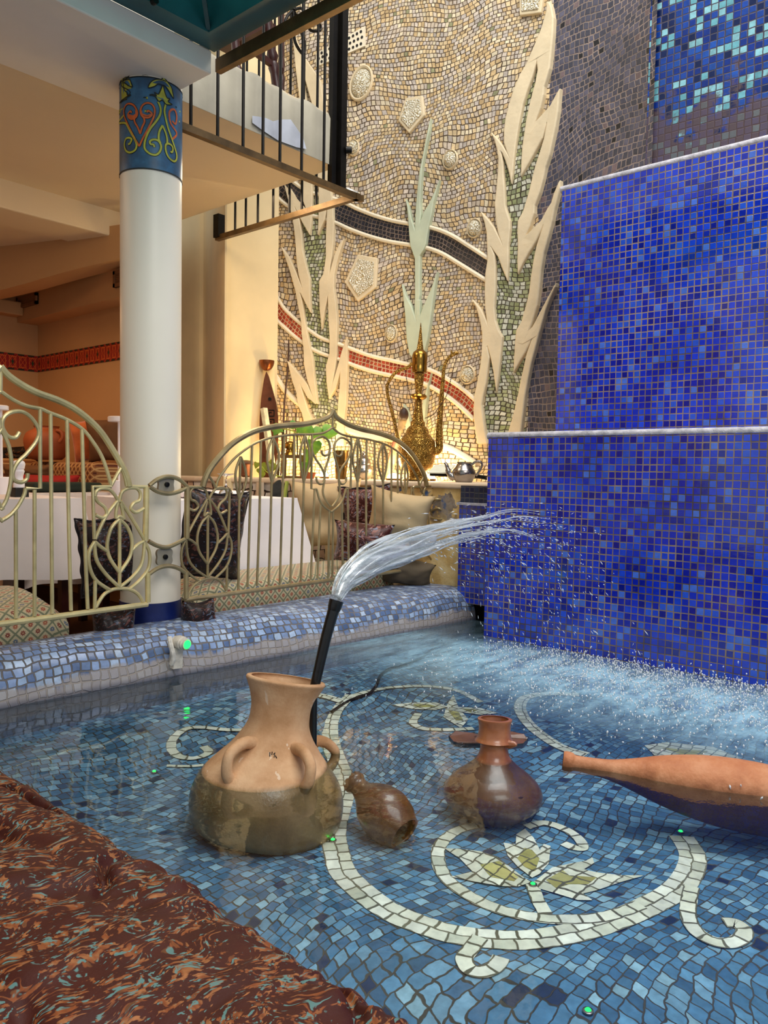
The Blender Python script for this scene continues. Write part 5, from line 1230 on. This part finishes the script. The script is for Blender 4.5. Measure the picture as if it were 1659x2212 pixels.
tag(MB().bar(PD(620,1040,4.88), PD(615,1075,4.86), .016, .02).build('green_stick', plain('lime_stick','9aa84a',.6), None, smooth=False), 'short lime-green stick in front of the black disk', 'stick')

# ================================================================ pots in the pool
g = G('wet_clay'); P = g.pos(); q = g.sep(P); nz = g.noise(P, 8., 5, .65)
dry = g.ramp(nz, [(.3, C('a8794c')), (.5, C('c1946a')), (.7, C('d3ab82'))]); wet = g.ramp(nz, [(.3, C('6a5130')), (.55, C('94744a')), (.75, C('ae8c5e'))])
kz = g.rng(g.m('ADD', q[2], g.m('MULTIPLY', g.m('SUBTRACT', nz, .5), .02)), -.002, .012)
drip = g.m('GREATER_THAN', g.noise(g.vm('MULTIPLY', P, (26.,26.,4.)), 1., 3, .6), .66)
clay = g.mix(g.m('MULTIPLY', drip, .45), dry, C('e8d6bf'))
M_CLAY = g.bsdf(g.mix(kz, wet, clay), g.rng(kz, 0., 1., .25, .75, False), 0., g.m('ADD', nz, g.m('MULTIPLY', g.noise(P, 160., 3), .4)), .35, .006)
g = G('brown_wet_clay'); P = g.pos(); q = g.sep(P); nz = g.noise(P, 9., 5, .65)
kz = g.rng(q[2], -.003, .008)
M_CLAY2 = g.bsdf(g.mix(kz, g.ramp(nz, [(.3, C('4f2f1a')), (.7, C('7a4c2c'))]), g.ramp(nz, [(.3, C('6e3a20')), (.5, C('8f5230')), (.72, C('ab6c44'))])), .32, 0., nz, .3, .006, coat=.3)
g = G('orange_wet_clay'); P = g.pos(); q = g.sep(P); nz = g.noise(P, 9., 5, .65)
kz = g.rng(g.m('ADD', q[2], g.m('MULTIPLY', g.m('SUBTRACT', nz, .5), .05)), -.03, .035)
M_CLAY3 = g.bsdf(g.mix(kz, C('4a2e1a'), g.ramp(nz, [(.3, C('a3603c')), (.5, C('b8774f')), (.72, C('c98f68'))])), .55, 0., g.m('ADD', nz, g.m('MULTIPLY', g.noise(P, 90., 3), .5)), .5, .008, spec=.25)
M_INSIDE = plain('dark_pot_inside', '1a0f09', .8)

jar = thing('clay_jar', 'big sandy clay jar with ear handles, standing in the pool around the black hose', 'jar')
dj = 2.09; jb = PD(567,1788,dj); jb.z -= .012; jt = PD(618,1466,dj+.05); axj = jt-jb; Lj = axj.length; Mj = zalign(axj, jb)
rows = [(1.0,86),(.985,88),(.955,83),(.90,75),(.83,68),(.765,66.5),(.70,69),(.63,80),(.545,99),(.455,126),(.365,150),(.27,163),(.19,166),(.11,163),(.04,155),(.0,144)]
pr = [(w/FPX*dj, f*Lj) for f, w in reversed(rows)]
MB().lathe(rim_prof(smooth_prof(pr, 4), .012), Mj, 64).build('body', M_CLAY, jar)
def ear(f0, f1, ang_, out, r, M, L, rf, parent, mat):
    ro = rf(f1)+out
    pts = [M @ V3((q*math.cos(ang_), q*math.sin(ang_), f*L)) for q, f in ((rf(f0)-.012, f0), (rf(f0)+.018, f0+.012), (rf(f0)*.35+ro*.65, f0-.005), (ro, f0-.05), (ro+.004, (f0+f1)/2), (ro-.002, f1+.05), (ro-.016, f1+.01), (rf(f1)-.015, f1-.02))]
    b = MB(); P_ = smooth_path(pts, 4); n = len(P_); b.tube(P_, [r*(1.2-.3*math.sin(PI*i/(n-1))) for i in range(n)], 10); return b.build('ear_handle', mat, parent)
def rfun(pr, L):
    def f(t):
        h = t*L
        for (r0_, h0), (r1_, h1) in zip(pr, pr[1:]):
            if h <= h1: return r0_+(r1_-r0_)*(h-h0)/max(1e-6, h1-h0)
        return pr[-1][0]
    return f
rj = rfun(pr, Lj)
iv = Mj.inverted()
for px, py in ((498,1642),(672,1658)):
    q = iv @ (PD(px, py, dj-.13)); a = math.atan2(q.y, q.x)
    ear(.59, .375, a, .006, .0155, Mj, Lj, rj, jar, M_CLAY)
q = iv @ PD(705,1620,dj+.1); ear(.59, .40, math.atan2(q.y, q.x), .006, .015, Mj, Lj, rj, jar, M_CLAY)
def onjar(x, y):
    lo, hi = 1.6, 2.0
    d = 1.7
    while d < 2.2:
        v = iv @ PD(x, y, d)
        if 0 < v.z < Lj and math.hypot(v.x, v.y) < rj(v.z/Lj)+.0015: break
        d += .002
    return PD(x, y, d)
b = MB()
for pl in ([(583,1625),(583,1634)],[(588,1624),(587,1631)],[(590,1630),(594,1626),(592,1636)],[(595,1632),(598,1638)]): b.tube([onjar(*p) for p in pl], .0012, 5)
b.build('scratch_mark', M_BLACKI, jar)

sj = thing('clay_jug', 'small brown jug with chipped neck collar, standing in the pool right of the big jar', 'jug')
dsj = 2.15; sb = PF(1063,1765); dsj = (sb-CC).dot(Fd); stp = PD(1069,1552,dsj+.015); Ls = (stp-sb).length; Ms = zalign(stp-sb, sb)
rows = [(1.0,36),(.99,37.5),(.93,34.5),(.87,34.5),(.81,37),(.775,42),(.765,41),(.745,31),(.68,30.5),(.6,37),(.52,55),(.44,78),(.36,96),(.28,105),(.2,106),(.12,96),(.05,76),(.0,60)]
pr2 = [(w/FPX*dsj, f*Ls) for f, w in reversed(rows)]
MB().lathe(rim_prof(pr2[:-1] and smooth_prof(pr2, 3), .008), Ms, 56).build('body', M_CLAY2, sj)
q = Ms.inverted() @ PD(1112,1602,dsj-.03); a = math.atan2(q.y, q.x); b = MB()
vs = [];
b.tube([Ms @ V3((r*math.cos(a), r*math.sin(a), .775*Ls+dz)) for r, dz in ((.036,.0),(.052,-.002),(.066,.002),(.072,0))], [.014,.012,.008,.004], 8); b.build('broken_lug', M_CLAY2, sj)
q = Ms.inverted() @ PD(1120,1712,dsj-.1); a = math.atan2(q.y, q.x); b = MB()
b.tube([Ms @ V3(((.125)*math.cos(a+t), (.125)*math.sin(a+t), .31*Ls+.004*math.cos(t*6))) for t in (-.13,-.07,0,.07,.13)], [.002,.005,.006,.005,.002], 8); b.build('chipped_scar', M_CLAY3, sj)

am = thing('amphora', 'long orange clay amphora lying half sunk in the pool at the right edge', 'amphora')
A0, A1 = PD(1216,1643,2.15), PD(1800,1757,1.99); Lm = (A1-A0).length; Mm = zalign(A1-A0, A0)
rows = [(.0,20),(.012,22),(.035,21),(.05,17),(.1,18),(.18,22),(.27,34),(.38,52),(.5,66),(.62,73),(.75,74),(.86,68),(.95,48),(1.,20)]
pr3 = [(w/FPX*2.07, f*Lm) for f, w in rows]
MB().lathe(smooth_prof(pr3, 4), Mm, 44, False).build('body', M_CLAY3, am)
b = MB(); b.lathe([(.0225,.004),(.018,.012),(.004,.05)], Mm, 24, False); b.build('mouth', M_INSIDE, am)

bp = thing('broken_pot', 'broken brown pot sunk on the pool floor between the big jar and small jug', 'pot')
B0, B1 = PD(772,1697,2.10), PD(872,1798,1.99); Lb = (B1-B0).length; Mb = zalign(B1-B0, B0)
rows = [(-.12,25),(-.05,27),(.02,22),(.1,24),(.2,32),(.34,48),(.5,58),(.66,60),(.82,55),(.94,46),(1.02,40)]
pr4 = [(w/FPX*2.05*.94, f*Lb) for f, w in rows]
n_ = 36; bb = MB(); bb.lathe(smooth_prof(pr4, 3), Mb, n_, False, False)
for i, v in enumerate(bb.v):  # ragged breaks
    if i < n_*2: bb.v[i] = v+(Mb.to_3x3() @ V3((0,0,1)))*(.012*mnoise.noise((i*1.3,2,3)))
    bb.v[i] = bb.v[i]+V3((.002*mnoise.noise(v*40), .002*mnoise.noise(v*40+V3((5,0,0))), .002*mnoise.noise(v*40+V3((0,7,0)))))
o = bb.build('body', M_CLAY2, bp); s_ = o.modifiers.new('solid','SOLIDIFY'); s_.thickness = .007; s_.offset = -1
b = MB(); b.lathe([(pr4[-2][0]*.85, Lb*.93),(.002,Lb*.80)], Mb, 24, False); b.build('dark_hollow', M_INSIDE, bp)

shd = MB(); c0 = PD(972,1592,2.24); N=14; vs=[]
pts_o = [(970,1590),(985,1580),(1020,1584),(1045,1590),(1100,1580),(1130,1586),(1140,1596),(1130,1606),(1090,1610),(1040,1606),(1000,1606),(980,1602)]
v0 = [PZ(x, y, .004+.006*math.sin(i*1.7)) for i, (x, y) in enumerate(pts_o)]; v1 = [PZ(x, y+10, -.03) for x, y in pts_o]; n = len(pts_o)
shd.add(v0+v1, [tuple(t) for t in tri_poly([(x, -y, 0) for x, y in pts_o])]+[(i, (i+1) % n, n+(i+1) % n, n+i) for i in range(n)])
tag(bev(shd.build('clay_shard', plain('dull_brown_clay','64402f',.4,var=.3,vs=14.,bs=40,bstr=.4), None, smooth=False), .004), 'flat broken clay shard at the waterline behind the small jug', 'shard')

# dark cable on the pool floor
tag(MB().tube(smooth_path([p+V3((0,0,.006)) for p in fl([(716,1541),(752,1518),(784,1506),(800,1499),(812,1485),(817,1474),(822,1462),(840,1448),(871,1440),(900,1428),(914,1420),(940,1400),(955,1385)])],4), .0065, 6).build('black_cable', M_BLACKI), 'thin black cable winding over the pool floor behind the big jar', 'cable')
# tiny floor lights
g = G('green_lens'); M_GL = g.surf(g.n('Emission', Color=C('19ff4a'), Strength=5.).outputs[0])
def poollight(x, y, label):
    t = thing('pool_light', label, 'light', 'tiny green lights in the pool floor'); c = PF(x, y); c.z += .002
    MB().lathe([(.010,0),(.010,.003),(.007,.004)], T(*c), 16).build('bezel', M_SILVER, t); MB().lathe([(.0062,.0035),(.004,.006),(.001,.007)], T(*c), 12).build('lens', M_GL, t)
for x, y, lb in ((333,1670,'tiny green floor light left of the big jar'), (719,1818,'tiny green floor light on the cream scroll below the broken pot'), (1151,1914,'tiny green floor light at the heart of the lotus'), (1470,1800,'tiny green floor light under the lying amphora'), (1270,2188,'tiny green floor light nearest the bottom of the picture')): poollight(x, y, lb)
# rim spotlight
rs_ = thing('pool_spotlight', 'white pool spotlight with a green lens fixed on the mosaic rim', 'light')
c = PY(390,1388,2.505); q = PY(410,1394,2.455)
M_OFFW = plain('limed_white_plastic', 'd6cdbd', .6, var=.25, vs=40.)
dir_ = (q-c).normalized(); MB().lathe([(.020,-.03),(.026,-.01),(.026,.012),(.023,.014),(.023,.024),(.020,.026),(.020,.036)], zalign(dir_, c), 24).build('housing', M_OFFW, rs_)
MB().lathe(smooth_prof([(.0165,.035),(.013,.042),(.002,.046)],3), zalign(dir_, c), 20).build('lens', M_GL, rs_)
b = MB(); b.bar(c+V3((-.004,.02,-.02)), c+V3((-.008,.02,-.10)), .04, .03, V3((0,1,0))); b.build('bracket', M_OFFW, rs_, smooth=False)
b = MB(); b.tube(smooth_path([c+V3((-.03,.03,.02)),c+V3((-.035,.01,-.01)),c+V3((-.03,.0,-.05)),c+V3((-.034,.01,-.08))],4), [.010]*13, 8); b.build('hanging_tape', plain('crumpled_white_tape','d9d2c6',.8,var=.2,vs=50.), rs_)

# ================================================================ hose and jet of water
M_HOSE = plain('black_hose', '0d0c0c', .28, var=.3, vs=30.)
ho = thing('hose_nozzle', 'black hose nozzle rising from the big jar and spouting water', 'hose')
h0, h1, h2 = PD(676,1500,2.12), PD(704,1378,2.135), PD(727,1297,2.15)
b = MB(); P_ = smooth_path([h0, h1, h2], 8); b.tube(P_, [.0132+.0037*i/(len(P_)-1) for i in range(len(P_))], 16); b.build('pipe', M_HOSE, ho)
dh = (h2-h1).normalized(); MB().lathe([(.0165,-.03),(.019,-.02),(.0205,0),(.0165,.0),(.013,-.02)], zalign(dh, h2), 20, False).build('nozzle_lip', M_HOSE, ho)
b = MB(); b.tube([h0, h0+V3((.0,.0,-.2))], .0125, 12); b.build('pipe', M_HOSE, ho)

g = G('jet_water'); P = g.pos()
st_ = g.noise(g.uv(), 1., 4, .6)
lw = g.n('LayerWeight', Blend=.35).outputs['Facing']
a_ = g.m('ADD', g.m('MULTIPLY', g.rng(g.noise(g.vm('MULTIPLY', P, (8., 60., 60.)), 1., 4, .6), .38, .66), .55), .2)
M_JET = g.surf(g.n('MixShader', _0=a_, _1=g.n('BsdfTransparent', Color=(.97,.98,.98,1)).outputs[0],
    _2=g.n('MixShader', _0=.35, _1=g.n('BsdfDiffuse', Color=C('eaf1f4')).outputs[0], _2=g.n('BsdfGlossy', Roughness=.12).outputs[0]).outputs[0]).outputs[0])
g = G('drop_water')
M_DROP = g.surf(g.n('MixShader', _0=.72, _1=g.n('BsdfTransparent').outputs[0], _2=g.n('MixShader', _0=.4, _1=g.n('BsdfDiffuse', Color=C('f2f7fb')).outputs[0], _2=g.n('BsdfGlossy', Roughness=.1).outputs[0]).outputs[0]).outputs[0])
YJ = h2.y
cen = [((728,1292),24),((741,1262),40),((762,1238),54),((800,1212),66),((850,1190),72),((905,1172),66),((955,1157),56),((1000,1146),50),((1050,1135),54),((1110,1128),66),((1180,1140),92)]
cpts = smooth_path([PY(x, y, YJ+.012*i) for i, ((x, y), w) in enumerate(cen)], 6); cw = []
for i in range(len(cpts)):
    j = min(i//6, len(cen)-1); j = min(j, len(cen)-1); j2 = min(j+1, len(cen)-1); f = (i % 6)/6; p = cpts[i]
    cw.append(1.15*(cen[j][1]*(1-f)+cen[j2][1]*f)/2/FPX*((p-CC).dot(Fd)))
jet = thing('water_jet', 'arching jet of white water shooting from the black nozzle towards the blue tiles', 'water jet')
rnd = random.Random(3)
def sweep(offs, i0, i1, rscale, nm='water_strand', wob=.25, mat=None):
    b = MB(); pts, rs = [], []; ph = rnd.uniform(0, 50)
    for i in range(i0, i1):
        t = (cpts[min(i+1, len(cpts)-1)]-cpts[max(i-1, 0)]).normalized(); sd = V3((0,1,0)); up_ = t.cross(sd)*-1
        w = cw[i]; o0 = offs[0]+wob*mnoise.noise((i*.11, ph, 0)); o1 = offs[1]+wob*mnoise.noise((i*.11, ph, 9))
        pts.append(cpts[i]+up_*(o0*w)+sd*(o1*w*.8)); f = (i-i0)/max(1, i1-i0-1); rs.append(max(.0006, rscale*(math.sin(PI*min(.98, .12+f*.86)))**.8*(.8+.4*mnoise.noise((i*.35, ph, 4)))))
    b.tube(pts, rs, 7); return b.build(nm, mat or M_JET, jet, ang=None)
b = MB(); b.tube(cpts[:34], [max(.004, cw[i]*.80*(1-.5*max(0, (i-14)/20))) for i in range(34)], 18); b.build('water_core', M_JET, jet, ang=None)
b = MB(); b.tube(cpts[:26], [max(.004, cw[i]*.55*(1-.8*max(0, (i-8)/18))) for i in range(26)], 14); b.build('water_core', M_JET, jet, ang=None)
for k_ in range(46):
    a = rnd.uniform(0, 2*PI); r_ = rnd.uniform(.3, .95)**.7; i0 = rnd.choice([0,0,2,6,12,20,28]); i1 = min(len(cpts), i0+rnd.randint(22, 42))
    sweep((r_*math.sin(a), r_*math.cos(a)), i0, i1, rnd.uniform(.0022, .0065))
def drops(specs, name, mat, nseg=5):
    b = MB()
    for p, d, ln_, r_ in specs:
        d = d.normalized(); s = d.cross(V3((0,0,1)) if abs(d.z) < .95 else V3((1,0,0))).normalized(); n2 = s.cross(d); k = len(b.v)
        ring = [p+(s*math.cos(2*PI*j/nseg)+n2*math.sin(2*PI*j/nseg))*r_ for j in range(nseg)]
        b.add([p-d*ln_]+ring+[p+d*ln_*.5], [(0, 1+(j+1) % nseg, 1+j) for j in range(nseg)]+[(nseg+1, 1+j, 1+(j+1) % nseg) for j in range(nseg)])
    return b.build(name, mat, ang=None)
sp_ = []
P0 = cpts[44]
for i in range(760):   # ballistic drops from the broken-up head of the jet
    src = cpts[rnd.randint(26, 58)]; src = src+V3((0, rnd.gauss(0,.03), rnd.gauss(0,.025)))
    v = V3((rnd.uniform(.9,4.2), rnd.gauss(-.15,.55), rnd.uniform(-.5,.55))); t = rnd.uniform(.02,.36)
    p = src+v*t+V3((0,0,-4.9*t*t)); vv = v+V3((0,0,-9.8*t))
    if p.z < .01 or p.x > 3.15: continue
    L_ = rnd.uniform(.004,.02); sp_.append((p, vv, L_, rnd.uniform(.0012,.0028)))
for i in range(260):   # fine spray near the head
    src = cpts[rnd.randint(34, 60)]; p = src+V3((rnd.gauss(.05,.12), rnd.gauss(0,.06), rnd.gauss(.0,.035)))
    if p.x < 3.15: sp_.append((p, V3((1,rnd.gauss(0,.15),rnd.gauss(-.05,.15))), rnd.uniform(.006,.03), rnd.uniform(.0008,.002)))
o = drops(sp_, 'spray_drops', M_DROP); tag(o, 'spray of drops falling from the jet along the blue tiles', 'spray', None, 'stuff')
sp_ = []
for i in range(9000):   # dancing splash where the spray meets the pool
    Y_ = rnd.uniform(-.1,2.0); X = 3.165-abs(rnd.gauss(0,.46))-.01; dens = math.exp(-((Y_-1.05)/.75)**2)
    if X < 1.95 or rnd.random() > dens*(.25+.75*(X-1.95)/1.2): continue
    hgt = abs(rnd.gauss(0,.010)) if rnd.random() < .85 else abs(rnd.gauss(0,.035))
    sp_.append((V3((X,Y_,.002+hgt)), V3((rnd.gauss(0,.4),rnd.gauss(0,.4),1)), rnd.uniform(.003,.011), rnd.uniform(.0012,.0038)))
o = drops(sp_, 'splash_drops', M_DROP); tag(o, 'dancing splash drops on the pool at the foot of the blue tiles', 'splash', None, 'stuff')
# dark wet ripples among the splash
g = G('dark_ripple'); M_RIP = g.bsdf(C('1d3550'), .15)

# ================================================================ long seat cushion in the foreground
cu = thing('seat_cushion', 'long brown paisley seat cushion with a ruched edge beside the near side of the pool', 'cushion')
NY, y0, y1 = 420, -.5, 2.75
prx = [(-.75,.16),(-.5,.165),(-.3,.17),(-.1,.172),(.05,.173),(.15,.173),(.25,.173),(.33,.172),(.40,.171),(.46,.170),(.51,.168),(.555,.166),(.59,.164),(.62,.162),(.645,.159),(.665,.155),(.68,.150),(.692,.144),(.703,.136),(.711,.126),(.716,.113),(.717,.095),(.714,.06),(.708,.02),(.70,-.05),(.69,-.1)]
prx = [(p.x, p.y) for p in smooth_path([V3((x, z, 0)) for x, z in prx], 5)]
vs, us, fs = [], [], []
for i in range(NY+1):
    Y_ = y0+(y1-y0)*i/NY; L = 0
    for j, (X, z) in enumerate(prx):
        if j: L += math.hypot(X-prx[j-1][0], z-prx[j-1][1])
        e = max(0, min(1, (X-.30)/.38)) if z > .05 else max(0, z/.05)
        ga = mnoise.noise((Y_*16+mnoise.noise((X*3,Y_*3,2))*2.0, X*2.0, 0)); gb = mnoise.noise((Y_*42, X*3.5, 5))
        dz = .013*e*ga+.0055*e*gb
        w2 = mnoise.noise((X*5.5+Y_*2.2, Y_*5.5-X*2., 7)); dz += (-.030*math.exp(-(w2/.085)**2)*max(0, min(1, mnoise.noise((X*3, Y_*3, 9))*3+.6))+.016*mnoise.noise((X*5, Y_*5, 6)))*(1-.3*e)*(1 if X < .69 else .2)
        dz += .010*mnoise.noise((X*11-Y_*6, Y_*10+X*5, 3))*(1-.3*e)
        ox = .010*e*(1 if X > .6 else 0)*(mnoise.noise((Y_*30, 1, 8))+.6*mnoise.noise((Y_*75, 2, 8)))
        vs.append((X+ox, Y_, z+dz)); us.append((Y_, L))
k = len(prx)
for i in range(NY):
    for j in range(k-1): fs.append((i*k+j, i*k+j+1, (i+1)*k+j+1, (i+1)*k+j))
M_FG = paisley('foreground_paisley', '42160b', '85532f', '587f7a', 1.6)
o = mesh('fabric_top', vs, fs, M_FG, cu, us, ang=None)
b = MB(); P_ = []
for i in range(260):
    Y_ = y0+(y1-y0)*i/259; P_.append(V3((.7175+.006*mnoise.noise((Y_*34,0,0)), Y_, .098+.005*mnoise.noise((Y_*28,4,0)))))
b.tube(P_, [.012+.004*mnoise.noise((i*.9,3,3)) for i in range(260)], 8); b.build('ruched_piping', M_FG, cu)
b = MB(); b.box((-.8,-.6,-.2),(.66,2.78,.10)); struct(b.build('bench_plinth', plain('brown_plinth','3a2418',.7), smooth=False))

# ================================================================ light
W_ = bpy.data.worlds.new('world'); SC.world = W_; W_.use_nodes = True
bg = W_.node_tree.nodes['Background']; bg.inputs[0].default_value = (.86,.93,1.,1); bg.inputs[1].default_value = .55
def area(name, loc, target, size, power, col, sy=None):
    l = bpy.data.lights.new(name, 'AREA'); l.energy = power; l.color = col; l.size = size
    if sy: l.shape = 'RECTANGLE'; l.size_y = sy
    o = bpy.data.objects.new(name, l); COL.objects.link(o); o.location = loc
    o.rotation_euler = (V3(target)-V3(loc)).to_track_quat('-Z', 'Y').to_euler(); return o
def point(name, loc, power, col, r=.05):
    l = bpy.data.lights.new(name, 'POINT'); l.energy = power; l.color = col; l.shadow_soft_size = r
    o = bpy.data.objects.new(name, l); COL.objects.link(o); o.location = loc; return o
area('atrium_daylight', (2.6,.9,5.6), (2.4,1.1,0), 2.2, 230, (1.,.98,.95), 3.2)
area('atrium_daylight_front', (.2,-1.8,4.2), (2.6,1.9,.9), 2.2, 120, (1.,.97,.92))
area('room_warm_fill', (1.7,5.1,1.80), (1.7,5.2,0), .9, 10, (1.,.55,.26))  # unseen warm fill added for the room's orange glow, no fixture
area('room_warm_fill', (.9,3.9,2.30), (1.3,4.4,0), .9, 8, (1.,.62,.34))  # second added fill for the front of the room
area('nook_fill', (2.70,3.35,2.33), (2.85,3.7,0), .5, 11, (1.,.80,.55))  # added warm fill under the slab, set clear of the water's reflections
for c, pw in zip(UP, (7, 8, 5, 6)): point('uplight_glow', c+V3((0,0,.10))+Fd*.03, pw, (1.,.76,.38), .03)
SC.view_settings.view_transform = 'Standard'; SC.view_settings.look = 'None'; SC.view_settings.exposure = 0.0

# ================================================================ origins at each thing's base
bpy.context.view_layer.update()
def desc(o):
    for c in o.children:
        yield c; yield from desc(c)
for o in [x for x in SC.objects if x.parent is None]:
    if o.type == 'EMPTY':
        ps = [c.matrix_world @ V3(v) for c in desc(o) if c.type == 'MESH' for v in c.bound_box]
        if not ps: continue
        lo = V3([min(p[i] for p in ps) for i in range(3)]); hi = V3([max(p[i] for p in ps) for i in range(3)])
        o.location = ((lo.x+hi.x)/2, (lo.y+hi.y)/2, lo.z)
        for c in o.children: c.matrix_parent_inverse = Matrix.Translation(-o.location)
    elif o.type == 'MESH' and not o.children and o.data.users == 1 and o.get('kind') != 'structure':
        ps = [V3(v) for v in o.bound_box]; lo = V3([min(p[i] for p in ps) for i in range(3)]); hi = V3([max(p[i] for p in ps) for i in range(3)])
        c = V3(((lo.x+hi.x)/2, (lo.y+hi.y)/2, lo.z)); o.data.transform(Matrix.Translation(-c)); o.location = c
